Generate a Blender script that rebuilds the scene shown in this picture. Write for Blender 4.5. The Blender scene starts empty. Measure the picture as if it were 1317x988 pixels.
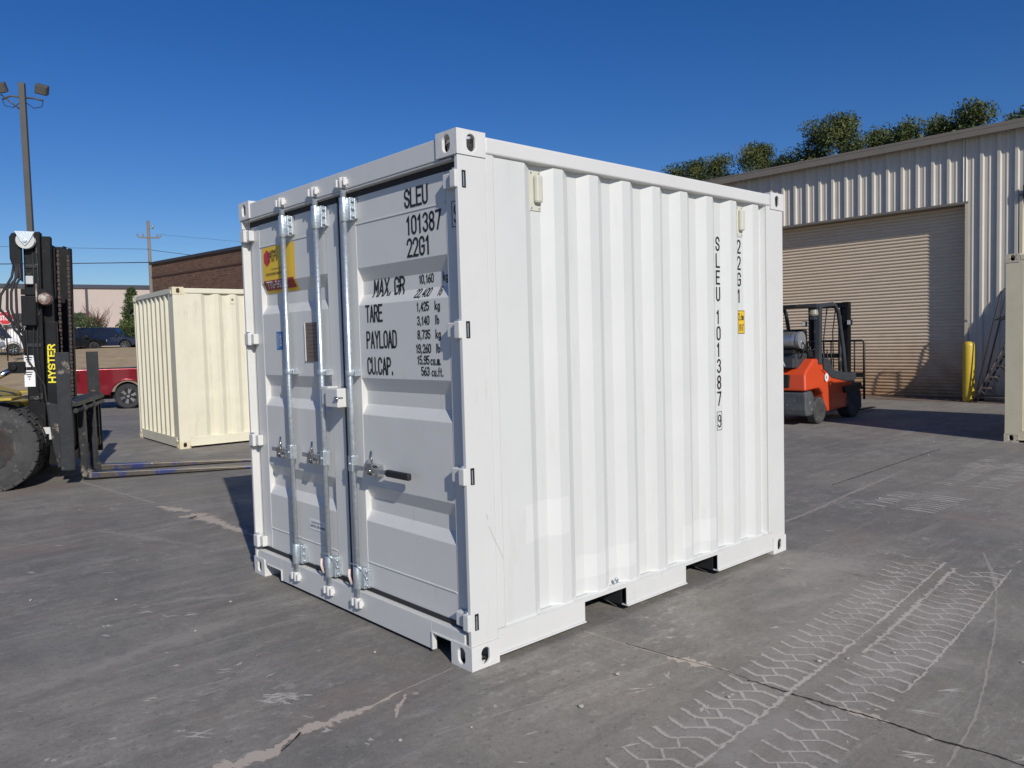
import bpy, bmesh, math, random
from mathutils import Vector, Matrix
random.seed(7)
R = math.radians
SC = bpy.context.scene
COL = SC.collection

# ------------------------------------------------------------ camera, sky, sun
cd = bpy.data.cameras.new('camera'); cam = bpy.data.objects.new('camera', cd); COL.objects.link(cam)
cam.location = (-2.32224, -2.90343, 1.59334)
cam.rotation_euler = (1.515857, 0.026666, -0.737587)
cd.sensor_fit = 'HORIZONTAL'; cd.sensor_width = 36; cd.lens = 27.635
cd.clip_start = 0.05; cd.clip_end = 2000
SC.camera = cam

TOSUN = Vector((-0.33, -0.944, 0.583)).normalized()
w = bpy.data.worlds.new("World"); SC.world = w; w.use_nodes = True
nt = w.node_tree; bg = nt.nodes['Background']
sky = nt.nodes.new('ShaderNodeTexSky'); sky.sky_type = 'NISHITA'; sky.sun_disc = False
sky.sun_elevation = math.asin(TOSUN.z)
sky.sun_rotation = math.atan2(TOSUN.x, TOSUN.y)
sky.altitude = 300; sky.air_density = 1.0; sky.dust_density = 0.3; sky.ozone_density = 5.0
hs_ = nt.nodes.new('ShaderNodeHueSaturation'); hs_.inputs['Saturation'].default_value = 1.27; hs_.inputs['Hue'].default_value = .514
nt.links.new(sky.outputs[0], hs_.inputs['Color']); nt.links.new(hs_.outputs[0], bg.inputs[0]); bg.inputs[1].default_value = 0.082
sl = bpy.data.lights.new('sun', 'SUN'); sl.energy = 3.7; sl.angle = R(0.53); sl.color = (1.0, 0.955, 0.885)
so = bpy.data.objects.new('sun', sl); COL.objects.link(so)
so.rotation_euler = TOSUN.to_track_quat('Z', 'Y').to_euler(); so.location = (-10, -30, 20)
SC.view_settings.view_transform = 'Standard'; SC.view_settings.look = 'None'
SC.cycles.transparent_max_bounces = 64
SC.view_settings.exposure = 0.0; SC.view_settings.gamma = 1.0

# ------------------------------------------------------------ helpers
def tag(o, label=None, cat=None, group=None, kind=None):
    if label: o['label'] = label
    if cat: o['category'] = cat
    if group: o['group'] = group
    if kind: o['kind'] = kind
    return o

def empty(name, loc=(0, 0, 0), rz=0, **k):
    o = bpy.data.objects.new(name, None); COL.objects.link(o)
    o.location = loc; o.rotation_euler = (0, 0, rz); o.empty_display_size = 0.2
    return tag(o, **k)

def frame_of(t):
    """rotation taking z to t"""
    t = Vector(t).normalized()
    a = Vector((0, 0, 1)) if abs(t.z) < .9 else Vector((1, 0, 0))
    u = a.cross(t).normalized(); v = t.cross(u)
    return u, v, t

class MB:
    def __init__(s): s.bm = bmesh.new(); s.mi = 0
    def f(s, vs):
        try:
            fc = s.bm.faces.new(vs); fc.material_index = s.mi; return fc
        except ValueError: return None
    def box(s, x0, x1, y0, y1, z0, z1, M=None):
        if x0 > x1: x0, x1 = x1, x0
        if y0 > y1: y0, y1 = y1, y0
        if z0 > z1: z0, z1 = z1, z0
        P = [(x0,y0,z0),(x1,y0,z0),(x1,y1,z0),(x0,y1,z0),(x0,y0,z1),(x1,y0,z1),(x1,y1,z1),(x0,y1,z1)]
        v = [s.bm.verts.new((M @ Vector(p)) if M else p) for p in P]
        for q in ((0,3,2,1),(4,5,6,7),(0,1,5,4),(1,2,6,5),(2,3,7,6),(3,0,4,7)): s.f([v[i] for i in q])
        return s
    def bar(s, a, b, wu, wv, up=(0, 0, 1)):
        a, b = Vector(a), Vector(b); t = (b - a).normalized()
        u = Vector(up).cross(t)
        if u.length < 1e-4: u = Vector((1, 0, 0)).cross(t)
        u.normalize(); v = t.cross(u)
        rows = []
        for p in (a, b):
            rows.append([s.bm.verts.new(p + u*du*wu/2 + v*dv*wv/2) for du, dv in ((-1,-1),(1,-1),(1,1),(-1,1))])
        A, B = rows
        for i in range(4): s.f([A[i], A[(i+1)%4], B[(i+1)%4], B[i]])
        s.f(A[::-1]); s.f(B); return s
    def tube(s, pts, r, n=10, cap=True):
        pts = [Vector(p) for p in pts]; rows = []
        u = None
        for i, p in enumerate(pts):
            t = (pts[min(i+1, len(pts)-1)] - pts[max(i-1, 0)]).normalized()
            if u is None: u, v, _ = frame_of(t)
            else:
                u = (u - t*u.dot(t)).normalized(); v = t.cross(u)
            rr = r[i] if isinstance(r, (list, tuple)) else r
            rows.append([s.bm.verts.new(p + (u*math.cos(2*math.pi*k/n) + v*math.sin(2*math.pi*k/n))*rr) for k in range(n)])
        for A, B in zip(rows, rows[1:]):
            for k in range(n):
                fc = s.f([A[k], A[(k+1)%n], B[(k+1)%n], B[k]])
                if fc: fc.smooth = True
        if cap: s.f(rows[0][::-1]); s.f(rows[-1])
        return s
    def lathe(s, prof, c, axis='y', n=32, M=None):
        """prof: list of (r, h) along axis"""
        rows = []
        for r, h in prof:
            row = []
            for k in range(n):
                a = 2*math.pi*k/n; p, q = r*math.cos(a), r*math.sin(a)
                P = {'y': (p, h, q), 'x': (h, p, q), 'z': (p, q, h)}[axis]
                P = Vector(P) + Vector(c)
                row.append(s.bm.verts.new(M @ P if M else P))
            rows.append(row)
        for A, B in zip(rows, rows[1:]):
            for k in range(n):
                fc = s.f([A[k], B[k], B[(k+1)%n], A[(k+1)%n]])
        s.f(rows[0]); s.f(rows[-1][::-1]); return s
    def prism(s, pts, y0, y1, M=None, plane='xz', taper=None):
        """outline pts in a plane, extruded along the third axis; taper(p)->y inset"""
        def P(a, b, c):
            q = {'xz': (a, c, b), 'xy': (a, b, c), 'yz': (c, a, b)}[plane]
            return (M @ Vector(q)) if M else q
        t = taper or (lambda a, b: 0)
        A = [s.bm.verts.new(P(a, b, y0 + t(a, b))) for a, b in pts]
        B = [s.bm.verts.new(P(a, b, y1 - t(a, b))) for a, b in pts]
        n = len(pts)
        for i in range(n): s.f([A[i], A[(i+1)%n], B[(i+1)%n], B[i]])
        s.f(A[::-1]); s.f(B); return s
    def quad(s, *ps): s.f([s.bm.verts.new(p) for p in ps]); return s
    def build(s, name, mat, parent=None, bevel=0, seg=2, smooth=False, **k):
        bm = s.bm
        if bevel or smooth: bmesh.ops.remove_doubles(bm, verts=bm.verts, dist=1e-5)
        bmesh.ops.recalc_face_normals(bm, faces=bm.faces)
        me = bpy.data.meshes.new(name); bm.to_mesh(me); bm.free()
        for m in (mat if isinstance(mat, (list, tuple)) else [mat]): me.materials.append(m)
        if smooth:
            for p in me.polygons: p.use_smooth = True
        o = bpy.data.objects.new(name, me); COL.objects.link(o)
        if parent: o.parent = parent
        if bevel:
            b = o.modifiers.new('bevel', 'BEVEL'); b.width = bevel; b.segments = seg; b.limit_method = 'ANGLE'; b.angle_limit = R(40)
            b.harden_normals = False
        return tag(o, **k)

def copy_tree(o, parent=None):
    c = o.copy(); COL.objects.link(c)
    if parent: c.parent = parent
    for ch in list(o.children): copy_tree(ch, c)
    return c

# ------------------------------------------------------------ materials
def srgb(r, g, b):
    f = lambda c: (c/255/12.92) if c/255 <= .04045 else ((c/255+.055)/1.055)**2.4
    return (f(r), f(g), f(b), 1)

def nd(nt, typ, **kw):
    n = nt.nodes.new(typ)
    for k, v in kw.items():
        if k.startswith('i_'): n.inputs[k[2:]].default_value = v
        else: setattr(n, k, v)
    return n

def mat(name, col, rough=.5, metal=0, var=.08, scale=3, bump=0, bscale=40, spec=.5, stains=None, stretch=(1,1,1), coat=0, obj=True):
    """principled with noise-driven variation. stains: list of (color, threshold, scale, stretch, strength)"""
    m = bpy.data.materials.new(name); m.use_nodes = True; t = m.node_tree; L = t.links
    b = t.nodes['Principled BSDF']
    c = tuple(col[:3]) + (1,)
    b.inputs['Roughness'].default_value = rough; b.inputs['Metallic'].default_value = metal
    b.inputs['Specular IOR Level'].default_value = spec
    if coat: b.inputs['Coat Weight'].default_value = coat; b.inputs['Coat Roughness'].default_value = .05
    tc = nd(t, 'ShaderNodeTexCoord'); src = tc.outputs['Object']
    mp = nd(t, 'ShaderNodeMapping'); mp.inputs['Scale'].default_value = stretch; L.new(src, mp.inputs[0])
    nz = nd(t, 'ShaderNodeTexNoise'); nz.inputs['Scale'].default_value = scale; nz.inputs['Detail'].default_value = 6; nz.inputs['Roughness'].default_value = .65
    L.new(mp.outputs[0], nz.inputs['Vector'])
    rp = nd(t, 'ShaderNodeValToRGB'); rp.color_ramp.elements[0].position = .3; rp.color_ramp.elements[1].position = .7
    rp.color_ramp.elements[0].color = tuple(x*(1-var) for x in c[:3]) + (1,)
    rp.color_ramp.elements[1].color = tuple(min(1, x*(1+var)) for x in c[:3]) + (1,)
    L.new(nz.outputs[0], rp.inputs[0]); out = rp.outputs[0]
    for (sc, th, ss, st, amt) in (stains or []):
        mp2 = nd(t, 'ShaderNodeMapping'); mp2.inputs['Scale'].default_value = st; L.new(src, mp2.inputs[0])
        n2 = nd(t, 'ShaderNodeTexNoise'); n2.inputs['Scale'].default_value = ss; n2.inputs['Detail'].default_value = 8; n2.inputs['Roughness'].default_value = .7
        L.new(mp2.outputs[0], n2.inputs['Vector'])
        r2 = nd(t, 'ShaderNodeMapRange'); r2.inputs['From Min'].default_value = th; r2.inputs['From Max'].default_value = th+.06; r2.inputs['To Max'].default_value = amt
        L.new(n2.outputs[0], r2.inputs[0])
        mx = nd(t, 'ShaderNodeMix', data_type='RGBA'); L.new(r2.outputs[0], mx.inputs[0]); L.new(out, mx.inputs[6]); mx.inputs[7].default_value = tuple(sc[:3]) + (1,)
        out = mx.outputs[2]
    L.new(out, b.inputs['Base Color'])
    rr = nd(t, 'ShaderNodeMapRange'); rr.inputs['To Min'].default_value = max(0, rough-.07); rr.inputs['To Max'].default_value = min(1, rough+.07)
    L.new(nz.outputs[0], rr.inputs[0]); L.new(rr.outputs[0], b.inputs['Roughness'])
    if bump:
        n3 = nd(t, 'ShaderNodeTexNoise'); n3.inputs['Scale'].default_value = bscale; n3.inputs['Detail'].default_value = 4; L.new(src, n3.inputs['Vector'])
        bp = nd(t, 'ShaderNodeBump'); bp.inputs['Strength'].default_value = bump; bp.inputs['Distance'].default_value = .01
        L.new(n3.outputs[0], bp.inputs['Height']); L.new(bp.outputs[0], b.inputs['Normal'])
    m['out'] = 0
    return m, t, b, out

def M_(*a, **k): return mat(*a, **k)[0]

WHITE = M_('white_paint', (.66, .655, .625), .42, var=.03, scale=2.2, bump=.12, bscale=5, stains=[((.45,.42,.38), .70, 22, (1,1,1), .5), ((.52,.50,.45), .62, 5, (3,3,.4), .35), ((.42,.40,.37), .68, 14, (6,6,.5), .4)])
WHITE_CAST = M_('white_casting_paint', (.685, .675, .645), .5, var=.05, scale=8, bump=.2, bscale=25, stains=[((.30,.16,.08), .69, 16, (1,1,1), .75)])
CREAM = M_('cream_paint', (.74, .695, .53), .5, var=.05, scale=3, bump=.15, bscale=6, stains=[((.60,.55,.40), .58, 3, (2,2,.4), .45), ((.42,.34,.2), .68, 18, (1,1,1), .5)])
CREAM_RUST = M_('cream_casting_paint', (.70, .63, .44), .55, var=.05, scale=6, stains=[((.40,.17,.06), .56, 9, (1,1,1), .8)])
CREAM_OLD = M_('aged_beige_paint', (.66, .60, .42), .55, var=.06, scale=4, stains=[((.28,.22,.15), .64, 14, (1,1,2), .6)])
CREAM_OLDC = M_('aged_beige_casting_paint', (.58, .52, .40), .6, var=.08, scale=8, stains=[((.22,.13,.07), .54, 20, (1,1,1), .8)])
GALV = M_('galvanised_steel', (.58, .63, .66), .38, metal=.75, var=.16, scale=55, bump=.15, bscale=90)
GALV_D = M_('weathered_galvanised', (.36, .38, .39), .5, metal=.5, var=.2, scale=40)
CHROME = M_('polished_steel', (.62, .62, .62), .18, metal=1, var=.1, scale=20)
RUBBER = M_('black_rubber', (.022, .022, .024), .7, var=.3, scale=6)
TYRE = M_('tyre_rubber', (.055, .054, .053), .85, var=.35, scale=5, bump=.3, bscale=60, stains=[((.17,.155,.14), .56, 6, (1,1,1), .6)])
DARK = M_('dark_void', (.01, .01, .01), .9)
INK = M_('black_lettering', (.018, .018, .022), .55, var=.3, scale=30)
YEL = M_('yellow_decal', (.82, .52, .02), .45, var=.05)
YELF = M_('worn_yellow_paint', (.42, .31, .04), .5, var=.15, scale=5, stains=[((.08,.07,.05), .58, 9, (1,1,1), .8)])
RED_DEC = M_('dark_red_decal', (.28, .015, .02), .45)
REDBR = M_('red_decal', (.55, .02, .03), .45)
BLUE_DEC = M_('blue_decal', (.02, .16, .45), .45)
WHITE_DEC = M_('white_decal', (.8, .8, .8), .45)
BROWN = M_('brown_data_plate', (.20, .145, .12), .5, metal=.2, var=.15, scale=30)
VENTM = M_('ivory_plastic', (.62, .61, .50), .45)
PINK = M_('seal_cable_sleeve', (.78, .62, .56), .5)
MASTK = M_('black_machine_paint', (.008, .0085, .010), .5, spec=.22, var=.4, scale=6, bump=.1, bscale=30, stains=[((.12,.105,.09), .62, 9, (1,1,1), .6)])
STEELW = M_('worn_black_steel', (.030, .032, .035), .5, spec=.3, metal=.1, var=.3, scale=8, stains=[((.30,.25,.20), .57, 5, (1,1,1), .7)])
FORKM = M_('worn_fork_steel', (.14, .12, .10), .38, metal=.7, var=.2, scale=10, stains=[((.04,.06,.22), .52, 3, (1,1,1), .85), ((.5,.48,.45), .63, 12, (1,1,1), .8)])
ORANGE = M_('orange_paint', (.66, .075, .02), .38, var=.06, scale=4, coat=.3, stains=[((.10,.05,.03), .67, 14, (1,1,1), .8)])
ORANGE_D = M_('scraped_grey_paint', (.085, .09, .095), .55, var=.25, scale=5, stains=[((.45,.38,.3), .60, 12, (1,1,1), .7)])
CHARC = M_('charcoal_plastic', (.045, .052, .058), .5, var=.2, scale=8)
BLACKP = M_('matt_black_plastic', (.015, .015, .016), .55, var=.2)
REDCAR = M_('metallic_red_car_paint', (.23, .007, .016), .25, metal=.35, var=.05, coat=1)
NAVY = M_('navy_car_paint', (.012, .02, .055), .25, metal=.3, coat=1)
BLKCAR = M_('black_car_paint', (.01, .011, .014), .25, coat=1)
WHTCAR = M_('white_car_paint', (.75, .76, .78), .3, coat=1)
GLASS = M_('tinted_glass', (.012, .014, .017), .06, spec=.9)
LENS_R = M_('red_lens', (.14, .005, .008), .15, coat=1)
LENS_W = M_('clear_lens', (.75, .77, .8), .12, metal=.3, coat=1)
POLE = M_('bronze_pole_paint', (.085, .078, .066), .5, var=.08)
WOODP = M_('weathered_pole_wood', (.20, .175, .145), .85, var=.2, scale=4, stretch=(1,1,.1))
BARK = M_('bark', (.10, .075, .055), .9, var=.3, scale=8)
TWIG = M_('bare_twigs', (.17, .09, .07), .9, var=.2)
CORNICE = M_('fascia_brown', (.22, .19, .155), .55, var=.06)
BEIGE_TR = M_('door_trim_paint', (.62, .56, .42), .5, var=.04)
STOPR = M_('stop_red', (.55, .02, .03), .4)
IRON = M_('black_iron', (.012, .012, .013), .5)
BOLL = M_('yellow_bollard_sleeve', (.60, .43, .04), .4, var=.08, scale=3, stains=[((.25,.17,.05), .64, 7, (1,1,1), .6)])
LADM = M_('ladder_grey_paint', (.10, .085, .08), .55, var=.2, stains=[((.2,.1,.06), .6, 10, (1,1,1), .6)])
CRATE = M_('crate_plywood', (.32, .23, .13), .8, var=.15)
STONE = M_('pale_stone', (.42, .40, .37), .85, var=.2, scale=30)

def foliage(name, a, b):
    m = bpy.data.materials.new(name); m.use_nodes = True; t = m.node_tree; L = t.links; p = t.nodes['Principled BSDF']
    p.inputs['Roughness'].default_value = .6; p.inputs['Specular IOR Level'].default_value = .3
    tc = nd(t, 'ShaderNodeTexCoord'); nz = nd(t, 'ShaderNodeTexNoise'); nz.inputs['Scale'].default_value = .9; nz.inputs['Detail'].default_value = 5
    L.new(tc.outputs['Object'], nz.inputs['Vector'])
    rp = nd(t, 'ShaderNodeValToRGB'); rp.color_ramp.elements[0].position = .35; rp.color_ramp.elements[1].position = .65
    rp.color_ramp.elements[0].color = a + (1,); rp.color_ramp.elements[1].color = b + (1,)
    L.new(nz.outputs[0], rp.inputs[0]); L.new(rp.outputs[0], p.inputs['Base Color'])
    return m
PINE = foliage('pine_needles', (.032, .055, .016), (.135, .150, .042))
CONIF = foliage('conifer_needles', (.035, .06, .022), (.09, .12, .04))
SHRUB = foliage('shrub_leaves', (.045, .075, .02), (.11, .14, .04))

# brick
def brick_mat():
    m = bpy.data.materials.new('brown_brick'); m.use_nodes = True; t = m.node_tree; L = t.links; p = t.nodes['Principled BSDF']
    p.inputs['Roughness'].default_value = .9
    tc = nd(t, 'ShaderNodeTexCoord'); sx = nd(t, 'ShaderNodeSeparateXYZ'); cx = nd(t, 'ShaderNodeCombineXYZ')
    L.new(tc.outputs['Object'], sx.inputs[0]); L.new(sx.outputs[0], cx.inputs[0]); L.new(sx.outputs[2], cx.inputs[1])
    br = nd(t, 'ShaderNodeTexBrick'); L.new(cx.outputs[0], br.inputs['Vector'])
    br.inputs['Scale'].default_value = 1; br.inputs['Brick Width'].default_value = .30; br.inputs['Row Height'].default_value = .10
    br.inputs['Mortar Size'].default_value = .008
    br.inputs['Color1'].default_value = (.17, .085, .05, 1); br.inputs['Color2'].default_value = (.095, .05, .033, 1); br.inputs['Mortar'].default_value = (.16, .12, .09, 1)
    nz = nd(t, 'ShaderNodeTexNoise'); nz.inputs['Scale'].default_value = 5; L.new(cx.outputs[0], nz.inputs['Vector'])
    mr = nd(t, 'ShaderNodeMapRange'); mr.inputs['From Min'].default_value = .66; mr.inputs['From Max'].default_value = .7; mr.inputs['To Max'].default_value = .6; L.new(nz.outputs[0], mr.inputs[0])
    mx = nd(t, 'ShaderNodeMix', data_type='RGBA'); L.new(mr.outputs[0], mx.inputs[0]); L.new(br.outputs[0], mx.inputs[6]); mx.inputs[7].default_value = (.32, .22, .15, 1)
    L.new(mx.outputs[2], p.inputs['Base Color']); return m
BRICK = brick_mat()

# shared: material whose stain follows height (rust at the foot of the shutter)
def foot_stain(m, t, b, out, z0, z1, col, ns=3, amt=.9):
    L = t.links
    tc = nd(t, 'ShaderNodeTexCoord'); sp = nd(t, 'ShaderNodeSeparateXYZ'); L.new(tc.outputs['Object'], sp.inputs[0])
    nz = nd(t, 'ShaderNodeTexNoise'); nz.inputs['Scale'].default_value = ns; nz.inputs['Detail'].default_value = 6; L.new(tc.outputs['Object'], nz.inputs['Vector'])
    ma = nd(t, 'ShaderNodeMath', operation='MULTIPLY_ADD'); ma.inputs[1].default_value = -(z1-z0)*.9; L.new(nz.outputs[0], ma.inputs[0]); L.new(sp.outputs[2], ma.inputs[2])
    mr = nd(t, 'ShaderNodeMapRange'); mr.inputs['From Min'].default_value = z1-(z1-z0)*.45; mr.inputs['From Max'].default_value = z0-(z1-z0)*.45; mr.inputs['To Max'].default_value = amt
    L.new(ma.outputs[0], mr.inputs[0])
    mx = nd(t, 'ShaderNodeMix', data_type='RGBA'); L.new(mr.outputs[0], mx.inputs[0]); L.new(out, mx.inputs[6]); mx.inputs[7].default_value = col + (1,)
    L.new(mx.outputs[2], b.inputs['Base Color'])
r = mat('shutter_paint', (.68, .555, .405), .5, var=.06, scale=2, stretch=(1,1,6)); foot_stain(*r, 0, 1.5, (.36, .19, .07), amt=.85); SHUTTER = r[0]
r = mat('wall_sheet_paint', (.61, .565, .485), .42, var=.05, scale=1.2); foot_stain(*r, 0, .5, (.26, .17, .1), amt=.5); SHEET = r[0]
BOX_PALE = M_('pale_tilt_up_concrete', (.50, .42, .37), .8, var=.05, scale=.4)

# pavement
def ground_mat():
    m = bpy.data.materials.new('worn_pavement'); m.use_nodes = True; t = m.node_tree; L = t.links; p = t.nodes['Principled BSDF']
    p.inputs['Roughness'].default_value = .8; p.inputs['Specular IOR Level'].default_value = .35
    geo = nd(t, 'ShaderNodeNewGeometry'); P = geo.outputs['Position']
    def noise(scale, det=6, rough=.6, st=(1,1,1), rot=0, dist=0):
        mp = nd(t, 'ShaderNodeMapping'); mp.inputs['Scale'].default_value = st; mp.inputs['Rotation'].default_value = (0, 0, rot); L.new(P, mp.inputs[0])
        n = nd(t, 'ShaderNodeTexNoise'); n.inputs['Scale'].default_value = scale; n.inputs['Detail'].default_value = det; n.inputs['Roughness'].default_value = rough
        n.inputs['Distortion'].default_value = dist
        L.new(mp.outputs[0], n.inputs['Vector']); return n.outputs[0]
    def rng(src, a, b, c=0, d=1):
        r = nd(t, 'ShaderNodeMapRange'); r.inputs['From Min'].default_value = a; r.inputs['From Max'].default_value = b; r.inputs['To Min'].default_value = c; r.inputs['To Max'].default_value = d
        L.new(src, r.inputs[0]); return r.outputs[0]
    def mixc(f, a, b):
        x = nd(t, 'ShaderNodeMix', data_type='RGBA'); L.new(f, x.inputs[0])
        if isinstance(a, tuple): x.inputs[6].default_value = a
        else: L.new(a, x.inputs[6])
        x.inputs[7].default_value = b; return x.outputs[2]
    def mul(a, b):
        x = nd(t, 'ShaderNodeMath', operation='MULTIPLY'); L.new(a, x.inputs[0])
        if isinstance(b, float): x.inputs[1].default_value = b
        else: L.new(b, x.inputs[1])
        return x.outputs[0]
    c = mixc(rng(noise(.55, 8, .62), .38, .64), (.158, .148, .138, 1), (.255, .238, .218, 1))
    c = mixc(mul(rng(noise(2.7, 7, .6, dist=.5), .44, .60), .55), c, (.135, .130, .126, 1))
    c = mixc(mul(rng(noise(7.5, 6, .65, dist=.3), .50, .66), .40), c, (.265, .25, .232, 1))
    # warm dirt film
    c = mixc(mul(rng(noise(.23, 5, .6), .48, .66), .6), c, (.255, .220, .182, 1))
    # long wheel smears, along both driving directions
    c = mixc(mul(rng(noise(3.2, 7, .7, (.25, 2.4, 1), .10), .53, .68), .50), c, (.33, .31, .285, 1))
    c = mixc(mul(rng(noise(2.6, 7, .7, (.25, 2.6, 1), 1.35), .54, .70), .45), c, (.105, .102, .102, 1))
    c = mixc(mul(rng(noise(5.5, 7, .7, (.2, 3.2, 1), .55), .56, .70), .35), c, (.34, .32, .295, 1))
    # pale dust scuffs
    sc = mul(rng(noise(1.1, 5, .5), .46, .60), rng(noise(9, 8, .72, (1, 1.8, 1), .3), .54, .68))
    c = mixc(mul(sc, .7), c, (.43, .40, .36, 1))
    # pock marks and chips
    v = nd(t, 'ShaderNodeTexVoronoi'); v.inputs['Scale'].default_value = 5.5; L.new(P, v.inputs['Vector'])
    ch = mul(rng(v.outputs['Distance'], .10, .06), rng(noise(3.7, 3), .54, .60))
    c = mixc(mul(ch, .7), c, (.50, .47, .43, 1))
    v = nd(t, 'ShaderNodeTexVoronoi'); v.inputs['Scale'].default_value = 13; L.new(P, v.inputs['Vector'])
    c = mixc(mul(rng(v.outputs['Distance'], .13, .08), .6), c, (.10, .096, .092, 1))
    # aggregate speckle
    c = mixc(mul(rng(noise(150, 3, .7), .50, .64), .30), c, (.36, .345, .32, 1))
    c = mixc(mul(rng(noise(85, 3, .7), .53, .66), .30), c, (.10, .097, .095, 1))
    c = mixc(mul(rng(noise(34, 4, .7), .50, .62), .32), c, (.13, .127, .124, 1))
    c = mixc(mul(rng(noise(22, 6, .75, (1, 1.5, 1), .8), .54, .66), .38), c, (.33, .315, .29, 1))
    c = mixc(mul(rng(noise(.8, 4, .6, (1, 1, 1), 2.1), .56, .68), .45), c, (.25, .19, .165, 1))
    tn = nd(t, 'ShaderNodeMix', data_type='RGBA', blend_type='MULTIPLY'); tn.inputs[0].default_value = 1; L.new(c, tn.inputs[6]); tn.inputs[7].default_value = (1.15, 1.145, 1.10, 1)
    hb = nd(t, 'ShaderNodeBrightContrast'); hb.inputs['Contrast'].default_value = .06; hb.inputs['Bright'].default_value = .008; L.new(tn.outputs[2], hb.inputs[0]); c = hb.outputs[0]
    L.new(c, p.inputs['Base Color'])
    L.new(rng(noise(1.5, 6), .3, .7, .62, .92), p.inputs['Roughness'])
    b = nd(t, 'ShaderNodeBump'); b.inputs['Strength'].default_value = .35; b.inputs['Distance'].default_value = .006
    L.new(noise(70, 6, .7), b.inputs['Height']); L.new(b.outputs[0], p.inputs['Normal'])
    return m
GROUND = ground_mat()

def dust_mat(name, col, cov=.5, scale=26, soft=.1, amt=.8, edge=.45):
    """ragged film of dust: transparent where the noise says bare"""
    m = bpy.data.materials.new(name); m.use_nodes = True; t = m.node_tree; L = t.links; p = t.nodes['Principled BSDF']
    p.inputs['Base Color'].default_value = col + (1,); p.inputs['Roughness'].default_value = .95; p.inputs['Specular IOR Level'].default_value = .1
    geo = nd(t, 'ShaderNodeNewGeometry')
    n = nd(t, 'ShaderNodeTexNoise'); n.inputs['Scale'].default_value = scale; n.inputs['Detail'].default_value = 8; n.inputs['Roughness'].default_value = .75
    L.new(geo.outputs['Position'], n.inputs['Vector'])
    n2 = nd(t, 'ShaderNodeTexNoise'); n2.inputs['Scale'].default_value = 2.3; n2.inputs['Detail'].default_value = 3; L.new(geo.outputs['Position'], n2.inputs['Vector'])
    ad = nd(t, 'ShaderNodeMath', operation='MULTIPLY_ADD'); ad.inputs[1].default_value = .7; L.new(n2.outputs[0], ad.inputs[0]); L.new(n.outputs[0], ad.inputs[2])
    at = nd(t, 'ShaderNodeAttribute'); at.attribute_name = 'soft'
    a2 = nd(t, 'ShaderNodeMath', operation='MULTIPLY_ADD'); a2.inputs[1].default_value = edge; L.new(at.outputs['Fac'], a2.inputs[0]); L.new(ad.outputs[0], a2.inputs[2]); ad = a2
    r = nd(t, 'ShaderNodeMapRange'); th = .85 + (.5-cov)*.4 + edge*.45
    r.inputs['From Min'].default_value = th-soft; r.inputs['From Max'].default_value = th+soft; r.inputs['To Max'].default_value = amt; L.new(ad.outputs[0], r.inputs[0])
    L.new(r.outputs[0], p.inputs['Alpha']); return m
DUST = dust_mat('pale_dust', (.52, .475, .42), cov=.70, scale=55, soft=.17, amt=.88)
DUSTS = dust_mat('soft_dust', (.45, .415, .375), cov=.36, scale=16, soft=.16, amt=.55, edge=.5)
GROUT = dust_mat('crumbled_joint_filler', (.54, .465, .385), cov=.74, scale=50, soft=.06, amt=.9, edge=.35)
JOINTD = dust_mat('dark_joint', (.035, .033, .032), cov=.85, scale=25, soft=.08, amt=.85)

def grass_mat():
    m, t, b, out = mat('dormant_grass', (.42, .31, .175), .95, var=.22, scale=1.3, bump=.6, bscale=9, stains=[((.27,.21,.11), .58, 2.5, (1,1,1), .6)])
    return m
GRASS = grass_mat()

# ------------------------------------------------------------ setting: ground, slope
g = MB()
g.quad((-500, -500, 0), (500, -500, 0), (500, 500, 0), (-500, 500, 0))
g.build('pavement', GROUND, kind='structure')

DV = Vector((.261, .965, 0)); DR = Vector((.965, -.261, 0)); C0 = Vector((-2.32, -2.9, 0))
def slope_h(d): 
    t = min(1, max(0, (d-32)/38)); return 2.05*(t*t*(3-2*t))*.55 + 2.05*t*.45
def slope_pt(lat, d, dz=0): 
    p = C0 + DV*d + DR*lat; e = min(1, max(0, (8-lat)/5)); p.z = slope_h(d)*e - .06 + dz; return p
g = MB(); ds = [31+1.5*i for i in range(30)] + [80, 95, 120, 170, 260]; ls = [-160, -100, -60, -40, -25] + [-20+1.5*i for i in range(20)]
grid = [[g.bm.verts.new(slope_pt(l, d, random.uniform(-.03, .03))) for l in ls] for d in ds]
for i in range(len(ds)-1):
    for j in range(len(ls)-1): g.f([grid[i][j], grid[i][j+1], grid[i+1][j+1], grid[i+1][j]])
g.build('grass_slope', GRASS, smooth=True, kind='structure')

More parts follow.
